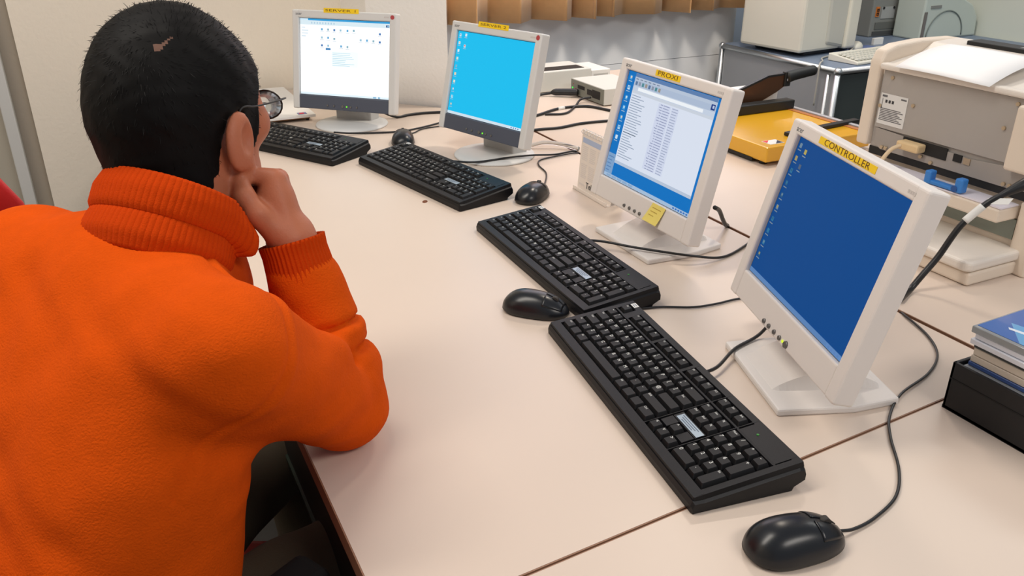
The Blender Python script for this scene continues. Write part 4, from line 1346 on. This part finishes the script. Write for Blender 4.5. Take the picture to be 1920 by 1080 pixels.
m_pc = mat('tower_grey', (128, 130, 126), rough=0.5)
m_pcl = mat('tower_light', (158, 160, 158), rough=0.5)
t = thing('grey_machine', 'grey upright office machine with an orange label beside the pale copier', 'office machine', (3.46, 3.04, ZD))
MB().b2((0, 0, 0.0), (.22, .14, .235), m_pc, bevel=.006).build('body', t)
MB().b2((.022, -.004, .096), (.044, .001, .142), mat('label_orange', (206, 116, 40), rough=.5)).build('orange_label', t, label='orange label with black numerals')
ol = MB()
for k in range(2):
    ol.b2((.026, -.006, .102 + k * .02), (.040, -.0038, .105 + k * .02), m_hole)
    ol.b2((.026, -.006, .112 + k * .018), (.040, -.0038, .115 + k * .018), m_hole)
    ol.b2((.0265, -.006, .102 + k * .018), (.0295, -.0038, .116 + k * .018), m_hole)
    ol.b2((.0365, -.006, .102 + k * .018), (.0395, -.0038, .116 + k * .018), m_hole)
ol.build('label_print', t)
MB().b2((.03, -.004, .036), (.17, .001, .068), mat('tower_vent', (96, 98, 94), rough=.5)).build('vent', t)
MB().b2((.02, -.004, .008), (.19, .001, .026), mat('tower_slot', (70, 72, 72), rough=.5)).build('slot', t)
MB().b2((.06, -.003, .085), (.15, .001, .14), m_pcl).build('badge', t)
for x in (.07, .14):
    MB().cyl((x, -.006, .135), (x, 0, .135), .006, m_hole, seg=12).build('knob', t)
o = MB().b2((3.30, 2.86, ZD + 0.0), (3.36, 2.875, ZD + .03), m_white, bevel=.001).build('name_card')
tag(o, 'small white card standing in front of the grey office machine', 'card')
t = thing('copier', 'pale cream copier with a round side moulding behind the beige printer', 'copier', (3.60, 2.86, ZD))
cp = [(0, 0), (.40, 0), (.39, .09), (.34, .15), (.26, .185), (.12, .19), (0, .20)]
MB().prism(cp, -.16, 0.0, mat('copier_pale', (186, 196, 188), rough=.45), bevel=.008, seg=2, M=Rx(PI / 2)).build('body', t)
arc = [(.04 + .125 * (1 - math.cos(PI * k / 16)), .012 + .118 * math.sin(PI * k / 16) , 0) for k in range(17)]
MB().tube([(x, -.002, z_) for x, z_, _ in arc], .003, mat('copier_line', (110, 120, 116), rough=.5), seg=6, sub=2).build('side_moulding', t, label='curved grey line')
MB().b2((.005, -.004, .01), (.022, .001, .13), mat('copier_dark', (112, 108, 104), rough=.5)).build('dark_strip', t)
MB().b2((.04, -.004, .145), (.11, .001, .158), m_pc).build('name_plate', t)
MB().prism([(0, .20), (.14, .196), (.12, .26), (.02, .27)], -.15, -.02, mat('copier_dark'), bevel=.004, M=Rx(PI / 2)).build('top_tray', t)
t = thing('tall_cabinet', 'tall pale cabinet at the upper right corner behind the printer', 'cabinet', (4.02, 2.55, 0))
mc = mat('cabinet_pale', (206, 212, 202), rough=.5)
MB().b2((0, 0, .0), (1.2, .55, 1.9), mc, bevel=.004).build('carcass', t)
MB().b2((.02, -.018, .08), (.30, -.0005, 1.88), mat('cabinet_pale_warm', (208, 210, 190), rough=.5), bevel=.003).build('door', t)
MB().b2((.305, -.018, .08), (1.18, -.0005, 1.88), mc, bevel=.003).build('door', t)
# ------------------------------------------------------------------ the seated man
class Field:
    """distance field on a grid; each primitive is only evaluated near itself"""
    def __init__(s, lo, hi, h):
        s.lo = np.asarray(lo, float); s.h = h
        s.n = np.ceil((np.asarray(hi, float) - s.lo) / h).astype(int) + 1
        s.ax = [s.lo[i] + h * np.arange(s.n[i]) for i in range(3)]
        s.V = np.full(s.n, 0.25)
    def region(s, pts, m):
        pts = np.asarray(pts, float).reshape(-1, 3)
        a = np.clip(np.floor((pts.min(0) - m - s.lo) / s.h).astype(int), 0, s.n)
        b = np.clip(np.ceil((pts.max(0) + m - s.lo) / s.h).astype(int) + 1, 0, s.n)
        sl = tuple(slice(a[i], b[i]) for i in range(3))
        G = np.stack(np.meshgrid(*[s.ax[i][sl[i]] for i in range(3)], indexing='ij'), -1)
        return sl, G
    def cap(s, a, b, rs, k=0.02, ts=None):
        sl, G = s.region([a, b], max(rs) + k + 0.02)
        if G.size:
            s.V[sl] = smin(s.V[sl], sd_cap(G, a, b, rs, ts), k)
    def chain(s, pts, rs, k=0.02, kk=0.012):
        sl, G = s.region(pts, max(rs) + k + 0.02)
        if not G.size:
            return
        d = None
        for i in range(len(pts) - 1):
            e = sd_cap(G, pts[i], pts[i + 1], [rs[i], rs[i + 1]])
            d = e if d is None else smin(d, e, kk)
        s.V[sl] = smin(s.V[sl], d, k)
    def ell(s, c, axs, R=None, k=0.02, sub=False):
        sl, G = s.region([c], max(axs) + k + 0.02)
        if G.size:
            d = sd_ell(G, c, axs, R)
            s.V[sl] = smax(s.V[sl], -d, k) if sub else smin(s.V[sl], d, k)
    def carve(s, a, b, rs, k=0.01):
        sl, G = s.region([a, b], max(rs) + k + 0.02)
        if G.size:
            s.V[sl] = smax(s.V[sl], -sd_cap(G, a, b, rs), k)
    def mesh(s):
        return surface_from(s.V, s.lo, s.h)
def surface_from(V, lo, h):
    n = V.shape
    hi = lo + h * (np.array(n) - 1)
    def f(P):
        return V.reshape(-1)
    return surface(f, lo, lo + h * (np.array(n) - 1) - h * 1e-6, h)

m_skin = mat('skin', (184, 110, 78), rough=0.5, spec=0.35, sss=0.15, var=0.06, vscale=60, bump=0.15, bscale=400)
m_sweat = mat('sweater_orange', (212, 80, 9), rough=0.95, spec=0.08, sheen=0.0, bump=0.55, bscale=420, var=0.10, vscale=55, bdetail=4)
m_rib = mat('sweater_rib', (194, 62, 7), rough=0.95, spec=0.08, sheen=0.0, bump=0.3, bscale=600)
m_trous = mat('trousers_olive', (74, 66, 50), rough=0.85, bump=0.3, bscale=600, var=0.08, vscale=30)
m_hair = mat('hair_black', (12, 10, 9), rough=0.6, spec=0.13)
m_shoe = mat('shoe_black', (22, 20, 19), rough=0.4)
A3 = lambda *p: np.array(p, float)

man = thing('person', 'man in an orange ribbed sweater leaning on the desk, chin on his fist', 'person', (-0.13, 0.86, 0.0))
MO = A3(-0.13, 0.86, 0.0)
UPZ = A3(0, 0, ZD)

# skeleton, heights measured from the desk top
E1 = A3(-0.479, 0.878, 0)        # towards his left shoulder
E2 = A3(0.878, 0.479, 0)         # the way his chest faces
SL, SR = A3(-0.105, 1.070, 0.222), A3(0.070, 0.765, 0.224)
ELB = A3(0.203, 0.888, 0.056)
WR = A3(0.179, 0.950, 0.250)
CH_ = A3(-0.035, 0.905, 0.13)
PEL = A3(-0.135, 0.855, -0.17)
LELB, LWR = A3(-0.06, 1.245, 0.03), A3(0.05, 1.24, -0.09)
# head frame
hh, hp, hr = math.radians(44), math.radians(5), math.radians(6)
HF = A3(math.sin(hh) * math.cos(hp), math.cos(hh) * math.cos(hp), -math.sin(hp))
_hr = A3(math.cos(hh), -math.sin(hh), 0)
_hu = np.cross(_hr, HF)
HR = _hr * math.cos(hr) + _hu * math.sin(hr)
HU = _hu * math.cos(hr) - _hr * math.sin(hr)
HO = A3(0.092, 1.045, 0.394)
HM = np.stack([HR, HF, HU])       # rows: right, front, up
def hw(x, y, z):
    return HO + HR * x + HF * y + HU * z

def head_core(P):
    q = (P - HO) @ HM.T
    d = sd_ell(q, (0, -.012, .034), (.077, .098, .089))
    d = smin(d, sd_cap(q, (0, .034, .02), (0, .047, -.065), [.062, .046]), .03)
    for s in (-1, 1):
        d = smin(d, sd_cap(q, (.046 * s, .0, -.062), (.006 * s, .068, -.102), [.021, .019]), .03)
        d = smin(d, sd_ell(q, (.043 * s, .055, -.018), (.026, .026, .024)), .02)
    d = smin(d, sd_ell(q, (0, .074, -.106), (.02, .018, .016)), .02)
    d = smin(d, sd_cap(q, (0, -.055, -.0), (0, -.05, -.10), [.062, .056]), .03)
    return d

# ---- body: head, neck, trunk, arms and both hands as one surface
bf = Field((-0.24, 0.62, -0.24), (0.27, 1.34, 0.545), 0.0031)
sl, G = bf.region([hw(-.1, -.13, -.14), hw(.1, .13, .14), hw(.1, -.13, -.14), hw(-.1, .13, .14), hw(-.1, -.13, .14)], 0.02)
bf.V[sl] = np.minimum(bf.V[sl], head_core(G))
for s in (-1, 1):
    bf.cap(hw(.028 * s, .079, .019), hw(.008 * s, .083, .016), [.012, .011], .012)
    bf.ell(hw(.032 * s, .094, .000), (.013, .013, .010), k=.012, sub=True)
    bf.ell(hw(.032 * s, .077, -.001), (.0125, .0125, .0115), k=.003)
    bf.ell(hw(.0125 * s, .097, -.037), (.010, .011, .009), k=.008)
    er = Matrix.Rotation(-0.12 * s, 3, 'Z') @ Matrix.Rotation(-0.18, 3, 'X')
    EM = np.array(er.transposed()) @ HM
    bf.ell(hw(.083 * s, -.022, -.028), (.0085, .021, .034), R=EM, k=.006)
    bf.ell(hw(.079 * s, -.012, -.055), (.008, .012, .014), R=EM, k=.006)
    bf.ell(hw(.0955 * s, -.016, -.026), (.013, .0115, .019), R=EM, k=.004, sub=True)
    bf.cap(hw(.02 * s, .088, -.069), hw(0, .093, -.067), [.006, .008], .008)
    bf.cap(hw(.018 * s, .085, -.079), hw(0, .089, -.080), [.006, .0085], .008)
bf.chain([hw(0, .086, .008), hw(0, .100, -.012), hw(0, .110, -.034)], [.009, .011, .013], .012)
NB = A3(0.02, 0.955, 0.20)
bf.chain([hw(0, -.022, -.06), hw(0, -.03, -.12), NB], [.058, .058, .066], .03)
bf.cap(NB, CH_, [.06, .08], .05)
bf.cap(CH_ + E1 * .07, CH_ - E1 * .07, [.07, .07], .05)
bf.cap(CH_, PEL + A3(0.0, 0, .02), [.08, .08], .05)
bf.cap(NB, SL, [.06, .05], .04); bf.cap(NB, SR, [.06, .05], .04)
bf.chain([SR, ELB + A3(-.006, -.004, .006), WR], [.048, .036, .026], .03)
bf.chain([SL, LELB, LWR], [.048, .036, .026], .03)
def hand(W, a, b, c, tilt=0.0):
    a, b, c = (np.asarray(v, float) / np.linalg.norm(v) for v in (a, b, c))
    Q = lambda x, y, z: W + a * x + b * y + c * z
    bf.cap(Q(-.03, 0, 0), Q(.01, 0, 0), [.026, .025], .02)
    mcp = [(.070, .004, -.028), (.075, .0, -.009), (.072, .0, .011), (.064, .004, .029)]
    rad = [.0100, .0102, .0096, .0086]
    for (x, y, z), r in zip(mcp, rad):
        bf.cap(Q(.0, .004, z * .55), Q(x - .006, y + .002, z), [.0185, .0125], .012)
    bf.ell(Q(.045, .012, -.012), (.022, .020, .026), k=.015)
    ln = [(.040, .024, .018), (.043, .027, .019), (.040, .025, .018), (.032, .020, .016)]
    for i, ((x, y, z), r) in enumerate(zip(mcp, rad)):
        p0 = (x, y, z)
        p1 = (x + .012 - .003 * i, y + ln[i][0], z * .96)
        p2 = (p1[0] - ln[i][1], p1[1] + .006, p1[2] * .97)
        p3 = (p2[0] - ln[i][2] * .75, p2[1] - ln[i][2] * .75, p2[2])
        bf.chain([Q(*p0), Q(*p1), Q(*p2), Q(*p3)], [r + .001, r, r - .0008, r - .0016], .0035, .004)
    bf.chain([Q(.008, .016, -.022), Q(.028, .032, -.037), Q(.050, .042, -.040), Q(.068, .043, -.036)], [.016, .0125, .0112, .0095], .007, .008)
AH = A3(.02, .56, .83); BH = A3(-.95, .15, -.08); 
BH = BH - AH * (AH @ BH) / (AH @ AH)
CHd = np.cross(BH, AH); 
if CHd[1] < 0: CHd = -CHd
hand(WR + A3(0, .002, .006), AH, BH, CHd)
aL = LWR - LELB; aL = aL / np.linalg.norm(aL) ; bL = A3(0, 0, -1) - aL * (-aL[2]); cL = np.cross(aL, bL)
hand(LWR, aL, bL, cL)
v, f = bf.mesh()
zloc = v
me = np_mesh('body', v + UPZ - MO, f, [m_skin])
body = obj_from('body', me, man)
body['label'] = 'bare head, neck and hand'

# eyes lie behind the glasses: darker iris discs on the eyeballs
# ---- hair: a short cap that follows the skull, bounded by the hairline
hf_lo = HO - A3(.15, .15, .15); hf_hi = HO + A3(.15, .15, .16)
hf = Field(hf_lo, hf_hi, 0.003)
sl, G = hf.region([hf_lo, hf_hi], 0.0)
q = (G - HO) @ HM.T
core = head_core(G)
ys = [-.14, -.075, -.054, -.044, -.036, -.026, -.004, .002, .008, .036, .042, .050, .066, .085, .11]
zs = [-.100, -.102, -.094, -.074, -.030, -.002, .006, .000, -.060, -.062, .006, .030, .050, .068, .078]
zmin = np.interp(q[..., 1], ys, zs)
thick = np.interp(q[..., 2], [-.1, -.06, .0, .06, .13], [.003, .0045, .005, .0055, .0055]) * np.interp(q[..., 1], [.01, .03, .09], [1, .6, .8])
wob = .0006 * np.sin(q[..., 0] * 190 + 2 * np.sin(q[..., 2] * 90)) * np.sin(q[..., 1] * 160 + q[..., 2] * 120)
hf.V = smax(core - thick + wob, (zmin - q[..., 2]) * .75, .004)
hv, hfa = hf.mesh()
whorl = hw(.0465, -.083, .080)
dw = np.linalg.norm(hv - whorl, axis=1)
m_scalp = mat('scalp', (104, 68, 50), rough=.6)
fm = (dw[hfa].mean(1) < .0050).astype(int)
# a second streak of parting runs forward and right from the whorl
st_a, st_b = whorl, hw(.053, -.066, .090)
cdist = sd_cap(hv[hfa].mean(1), st_a, st_b, [.0018, .0008])
fm = np.maximum(fm, (cdist < .001).astype(int))
nh = len(hv)
rs = np.random.RandomState(5)
nrm = np.zeros_like(hv)
fn = np.cross(hv[hfa[:, 2]] - hv[hfa[:, 0]], hv[hfa[:, 3]] - hv[hfa[:, 1]])
for c_ in range(4):
    np.add.at(nrm, hfa[:, c_], fn)
nrm /= np.linalg.norm(nrm, axis=1)[:, None] + 1e-9
loc = (hv - HO) @ HM.T
outer = (np.einsum('ij,ij->i', nrm, hv - hw(0, -.012, .03)) > 0.02) & (dw > .003) & (rs.rand(len(hv)) < np.clip(sd_cap(hv, st_a, st_b, [.004, .002]) / .004, .35, 1))
pick = rs.choice(np.where(outer)[0], 9000)
sv, sf = [], []
up_ = HU
for i in pick:
    p = hv[i] + rs.normal(0, .0012, 3); n_ = nrm[i]
    away = p - whorl; away = away - n_ * (away @ n_); L = np.linalg.norm(away) + 1e-6
    away /= L
    sw = np.cross(n_, away)
    near = math.exp(-L / .05)
    d = away * .8 + sw * .75 * near + n_ * (.16 + .16 * (loc[i, 2] > .06)) + rs.normal(0, .18, 3)
    d /= np.linalg.norm(d)
    side = np.cross(d, n_); side /= np.linalg.norm(side) + 1e-9
    ln = rs.uniform(.006, .010) * (1 if loc[i, 2] > 0 else .7)
    w_ = .00035
    a = p - n_ * .0015
    k0 = nh + len(sv)
    sv += [a - side * w_, a + side * w_, a + d * ln * .6 + side * w_ * .8, a + d * ln * .6 - side * w_ * .8, a + d * ln - n_ * .001]
    sf += [(k0, k0 + 1, k0 + 2, k0 + 3), (k0 + 3, k0 + 2, k0 + 4)]
allv = np.concatenate([hv, np.array(sv)])
faces = [tuple(x) for x in hfa] + sf
hm_ = np_mesh('hair', allv + UPZ - MO, faces, [m_hair, m_scalp], midx=list(fm) + [0] * len(sf))
hair = obj_from('hair', hm_, man)
hair['label'] = 'short black hair with a whorl at the crown'

# ---- sweater
sf_ = Field((-0.33, 0.52, -0.25), (0.29, 1.36, 0.36), 0.0044)
def lat(c, w_, r, k=.05):
    sf_.cap(c + E1 * w_, c - E1 * w_, [r, r], k)
sf_.V[:] = 0.25
lat(A3(-.022, .922, .190), .080, .088, .05)
lat(A3(-.060, .900, .110), .085, .108, .06)
lat(A3(-.093, .873, .010), .072, .116, .06)
lat(A3(-.112, .854, -.080), .066, .122, .06)
lat(A3(-.146, .864, -.160), .064, .128, .06)
sf_.cap(A3(-.012, .985, .240), SL, [.070, .066], .05)
sf_.cap(A3(.015, .945, .225), SR + A3(-.002, .004, .0), [.066, .056], .05)
sf_.cap(A3(.0, .945, .225), A3(.035, .975, .245), [.076, .074], .04)
sf_.cap(A3(.075, .985, .205), A3(.045, .955, .08), [.052, .085], .04)
sf_.cap(A3(.03, 1.035, .20), A3(.02, 1.0, .09), [.05, .08], .04)
# left sleeve, hidden behind him
sf_.chain([SL, LELB, LWR - (LWR - LELB) * .1], [.066, .056, .042], .04, .02)
# right sleeve with bunched folds at the elbow
up = ELB - SR
sf_.cap(SR, ELB, [.057, .062, .062, .059, .056], .045)
fa = WR - ELB
sf_.cap(ELB, ELB + fa * .80, [.055, .057, .061, .058, .045, .055, .0575, .055, .041, .051, .046, .042], .007, ts=[0, .16, .30, .37, .405, .445, .545, .585, .615, .655, .80, 1])
sf_.ell(ELB + A3(.004, .002, -.008), (.050, .048, .044), k=.02)
# folds: raised rolls on upper sleeve, creases at armpit and shoulder
def roll(a, b, r, k=.018):
    sf_.cap(a, b, [r * .55, r, r * .55], k)
roll(A3(.110, .765, .225), A3(.150, .835, .190), .016)
roll(A3(.150, .800, .180), A3(.205, .868, .135), .020)
roll(A3(.205, .850, .080), A3(.245, .895, .100), .018)
sf_.carve(A3(.212, .850, .135), A3(.160, .900, .140), [.005, .008], .016)
# long soft folds falling across the back
# keep the sleeve on the desk, not in it
sl, G = sf_.region([A3(.15, .55, -.1), A3(.29, 1.36, .06)], 0)
box = np.maximum(np.maximum(.1555 - G[..., 0], G[..., 2] - .0006), .5745 - G[..., 1])
sf_.V[sl] = np.maximum(sf_.V[sl], -box * 1.0)
# open hem, and the end of the sleeve
sl, G = sf_.region([A3(-.33, .52, -.25), A3(.29, 1.36, -.05)], 0)
sf_.V[sl] = np.maximum(sf_.V[sl], -(G[..., 2] + .225))
v, f = sf_.mesh()
# soft unevenness of the knit, and the armhole seam
nrm = np.zeros_like(v)
fn = np.cross(v[f[:, 2]] - v[f[:, 0]], v[f[:, 3]] - v[f[:, 1]])
for c_ in range(4):
    np.add.at(nrm, f[:, c_], fn)
nrm /= np.linalg.norm(nrm, axis=1)[:, None] + 1e-9
wx = v @ A3(31, 12, 17); wy = v @ A3(-14, 38, 21); wz = v @ A3(11, -23, 45)
free = np.clip((np.abs(v[:, 2]) - .02) / .03, 0, 1)
disp = (.0016 * np.sin(wx + 1.3 * np.sin(wy)) + .0014 * np.sin(wy * 1.3 + 1.7 * np.sin(wz * .8)) + .0010 * np.sin(wz * 1.9 + 2 * np.sin(wx))) * free
un = up / np.linalg.norm(up)
sd = (v - (SR + un * .012)) @ un + .18 * ((v - SR) @ np.cross(un, A3(0, 0, 1)))
near = np.linalg.norm(v - SR, axis=1) < .15
disp -= np.where(near, .0026 * np.exp(-(sd / .0042) ** 2) - .0014 * np.exp(-((sd - .011) / .006) ** 2), 0)
v = v + nrm * disp[:, None]
sweater = obj_from('sweater', np_mesh('sweater', v + UPZ - MO, f, [m_sweat]), man)
sweater['label'] = 'orange knitted sweater'

def rib_tube(name, rings, nseg, ribs, amp, parent, gap=None, thick=.004, mats=None, rows=28, flare=None):
    """rings: list of (centre, axis_u * ru, axis_v * rv); ribs run along the tube"""
    V_r, F_r = [], []
    R = len(rings)
    cc = np.array([r[0] for r in rings]); uu = np.array([r[1] for r in rings]); vv = np.array([r[2] for r in rings])
    tt = np.linspace(0, R - 1, rows + 1)
    def at(arr, t):
        return np.stack([np.interp(t, np.arange(R), arr[:, k]) for k in range(3)], -1)
    C_, U_, W_ = at(cc, tt), at(uu, tt), at(vv, tt)
    a0, a1 = (0, 2 * PI) if gap is None else gap
    N = nseg if gap is None else nseg + 1
    for i in range(rows + 1):
        for j in range(N):
            u = j / nseg
            th = a0 + (a1 - a0) * u
            m_ = 1 + amp * math.sin(ribs * (th - a0))
            p = C_[i] + (U_[i] * math.cos(th) + W_[i] * math.sin(th)) * m_
            if flare:
                p = p + flare(i / rows, u)
            V_r.append(p + UPZ - MO)
    for i in range(rows):
        for j in range(nseg):
            j2 = (j + 1) % N
            F_r.append((i * N + j, i * N + j2, (i + 1) * N + j2, (i + 1) * N + j))
    o = obj_from(name, np_mesh(name, V_r, F_r, [m_rib]), parent)
    md = o.modifiers.new('thick', 'SOLIDIFY'); md.thickness = thick; md.offset = -1
    return o
# ribbed standing collar, open at the throat
CB, CT = A3(.031, .957, .270), A3(.061, .985, .322)
nx = (CT - CB) / np.linalg.norm(CT - CB)
lu = -E1 - nx * (nx @ -E1); lu /= np.linalg.norm(lu)           # towards his right
lv = np.cross(nx, lu)
if lv @ E2 < 0: lv = -lv                                        # towards the front
prof = [(-.25, .076, .068), (.0, .083, .074), (.26, .0800, .071), (.36, .0780, .069), (.46, .0815, .073), (.75, .0825, .074), (1.0, .078, .069)]
rings = [(CB + (CT - CB) * t, lu * ru, lv * rv) for t, ru, rv in prof]
def flare(v_, u):
    e0 = max(0, 1 - u / .085)           # his right end of the collar, turned outwards to a point
    e1 = max(0, (u - .93) / .07)
    pk = math.exp(-((v_ - .72) / .30) ** 2)
    return (lu * .72 + lv * .69) * (.026 * e0 ** 1.6 * pk) - nx * (.016 * e0 ** 1.2 * v_) + (-lu * .012 + lv * .01) * e1 * v_
g0 = math.radians(38)
collar = rib_tube('collar', rings, 560, 78 , .0165, sweater, gap=(g0, g0 - math.radians(304)), thick=.005, rows=24, flare=flare)
collar['label'] = 'ribbed standing collar, open at the throat'
# ribbed cuff round the right wrist
fd = fa / np.linalg.norm(fa)
cu = np.cross(fd, A3(0, 1, 0)); cu /= np.linalg.norm(cu); cv_ = np.cross(fd, cu)
rings = [(ELB + fa * t, cu * r, cv_ * r) for t, r in ((.66, .0425), (.76, .0425), (.86, .040), (.96, .0385), (1.03, .0395))]
cuff = rib_tube('cuff', rings, 300, 46, .018, sweater, thick=.004, rows=16)
cuff['label'] = 'ribbed cuff at the wrist'

# ---- trousers and shoes
tf = Field((-0.36, 0.60, -0.72), (0.46, 1.42, -0.10), 0.009)
HPR, HPL = PEL - E1 * .085 + A3(.01, 0, -.03), PEL + E1 * .085 + A3(.01, 0, -.03)
KR, KL = A3(.295, .905, -.185), A3(.19, 1.19, -.185)
AR, AL_ = A3(.345, .93, -.66), A3(.23, 1.22, -.66)
tf.cap(PEL + E1 * .075 + A3(0, 0, -.01), PEL - E1 * .075 + A3(0, 0, -.01), [.115, .115], .05)
tf.chain([HPR, (HPR + KR) / 2, KR, (KR + AR) / 2, AR], [.088, .080, .066, .062, .056], .04, .02)
tf.chain([HPL, (HPL + KL) / 2, KL, (KL + AL_) / 2, AL_], [.088, .080, .066, .062, .056], .04, .02)
mid = (HPR + KR) / 2
for k in range(3):
    c = HPR + (KR - HPR) * (.12 + .10 * k)
    tf.carve(c + A3(-.05, .05, .085), c + A3(.03, -.07, .06), [.003, .006], .02)
v, f = tf.mesh()
tro = obj_from('trousers', np_mesh('trousers', v + UPZ - MO, f, [m_trous]), man)
tro['label'] = 'olive brown trousers'
for A_, K_ in ((AR, KR), (AL_, KL)):
    fx = np.array([E2[0], E2[1], 0])
    sh = Field(A_ - A3(.2, .2, .1), A_ + A3(.32, .3, .1), .006)
    toe = A_ + fx * .16 + A3(0, 0, -.045)
    heel = A_ - fx * .05 + A3(0, 0, -.042)
    sh.cap(heel, toe, [.036, .044, .040], .02)
    sh.cap(A_ + A3(0, 0, .02), A_ + fx * .06 + A3(0, 0, -.03), [.046, .040], .03)
    sl, G = sh.region([A_ - A3(.2, .2, .1), A_ + A3(.32, .3, .1)], 0)
    sh.V[sl] = np.maximum(sh.V[sl], -(G[..., 2] + .7385))
    v, f = sh.mesh()
    obj_from('shoe', np_mesh('shoe', v + UPZ - MO, f, [m_shoe]), man)

# ---- glasses
m_rim = mat('glasses_rim', (52, 48, 46), rough=.25, metal=.7)
m_lens = mat('glasses_lens', (225, 235, 240), rough=.03, trans=.9)
gl = bpy.data.objects.new('glasses', None); gl.empty_display_size = .02
COL.objects.link(gl); gl.parent = man
def L3(p):
    return Vector(p + UPZ - MO)
for s in (-1, 1):
    rim = MB()
    pts = []
    for k in range(21):
        a = 2 * PI * k / 20
        pts.append(L3(hw(.034 * s + .024 * math.cos(a), .112 - .006 * abs(.034 + .024 * math.cos(a) * s), -.002 + .018 * math.sin(a))))
    rim.tube(pts, .0011, m_rim, seg=8, sub=1)
    rim.build('rim', gl)
    ln_ = MB()
    tb = bmesh.new()
    cvt = tb.verts.new(L3(hw(.034 * s, .1135, -.002)))
    rg = [tb.verts.new(p) for p in pts[:-1]]
    for k in range(20):
        tb.faces.new((cvt, rg[k], rg[(k + 1) % 20]))
    ln_._merge(tb, m_lens, None, True)
    o = ln_.build('lens', gl)
    md = o.modifiers.new('thick', 'SOLIDIFY'); md.thickness = .0012
    MB().tube([L3(hw(.058 * s, .110, .004)), L3(hw(.070 * s, .103, .006)), L3(hw(.079 * s, .07, .006)), L3(hw(.083 * s, .02, .006)), L3(hw(.085 * s, -.01, .008)), L3(hw(.083 * s, -.025, -.008))], .0010, mat('temple_black', (20, 18, 18), rough=.5), seg=8, sub=5).build('temple', gl)
MB().tube([L3(hw(-.011, .111, .003)), L3(hw(0, .115, .006)), L3(hw(.011, .111, .003))], .0013, m_rim, seg=8, sub=5).build('bridge', gl)

for s in (-1, 1):
    ey = MB()
    c0 = hw(.032 * s, .077, -.001)
    ey.sphere(L3(c0 + HF * .0012), .0117, mat('eye_white', (228, 222, 214), rough=.2), seg=20)
    ey.cyl(L3(c0 + HF * .0118), L3(c0 + HF * .0132), .0052, mat('iris_brown', (48, 28, 16), rough=.15), seg=18)
    ey.build('eye', man)
    eb_ = MB().tube([L3(hw(.012 * s, .0935, .019)), L3(hw(.028 * s, .0925, .025)), L3(hw(.046 * s, .080, .020))], .003, m_hair, seg=8, sub=5, radii=[.002, .0032, .0015])
    eb_.build('eyebrow', man)
# ------------------------------------------------------------------ chairs
m_cred = mat('chair_red', (196, 16, 12), rough=.5, bump=.15, bscale=500)
m_ctube = mat('chair_tube', (60, 60, 62), rough=.35, metal=.6)
def chair(label, loc, rz, backz=.86, arms=False):
    t = thing('office_chair', label, 'chair', loc, rz, 'red chairs')
    s = MB().prism([(-.21, -.21), (.24, -.19), (.30, -.10), (.30, .10), (.24, .19), (-.21, .21), (-.22, 0)], .40, .445, m_cred, bevel=.018, seg=3)
    s.build('seat', t)
    n = 10
    tb = bmesh.new(); rows = []
    for i in range(n + 1):
        z = .56 + (backz - .56) * i / n
        hwid = .20 * (1 - max(0, (i / n - .6) / .4) ** 2.6 * .38)
        rows.append([tb.verts.new((-.235 - .05 * (i / n) + .035 * (1 - abs(j / 4 - 1) ** 2) * -1 + .03, (j / 4 - 1) * hwid, z)) for j in range(9)])
    for a, b in zip(rows[:-1], rows[1:]):
        for j in range(8):
            tb.faces.new((a[j], a[j + 1], b[j + 1], b[j]))
    bmesh.ops.recalc_face_normals(tb, faces=tb.faces)
    q = MB(); q._merge(tb, m_cred, None, True)
    o = q.build('backrest', t)
    md = o.modifiers.new('thick', 'SOLIDIFY'); md.thickness = .03; md.offset = 0
    mb_ = o.modifiers.new('soft', 'BEVEL'); mb_.width = .01; mb_.segments = 3
    if arms:
        for y in (-.235, .235):
            ap = MB().b2((-.09, y - .027, .682), (.128, y + .027, .712), mat('armrest_black', (14, 15, 16), rough=.8, spec=.2), bevel=.012, seg=3)
            ap.build('armrest', t, label='black armrest pad')
            MB().tube([(.03, y * .72, .415), (.03, y * .95, .43), (.03, y, .50), (.03, y, .69)], .012, m_ctube, seg=10, sub=5).build('armrest_post', t)
    for y in (-.12, .12):
        MB().tube([(-.15, y, .41), (-.225, y, .44), (-.25, y, .56), (-.265, y, .66)], .011, m_ctube, seg=10, sub=5).build('back_support', t)
    for x, y in ((.18, .18), (.18, -.18), (-.18, .18), (-.18, -.18)):
        MB().cyl((x, y, .41), (x * 1.12, y * 1.12, .0), .012, m_ctube, seg=12).build('leg', t)
    return t
chair('red chair tucked under the man in the orange sweater', (-0.10, 0.875, 0.0), math.radians(28), .74, True)
c2 = chair('empty red chair at the left edge, beyond the man\'s shoulder', (-0.325, 1.75, 0.0), math.radians(90), 1.01)
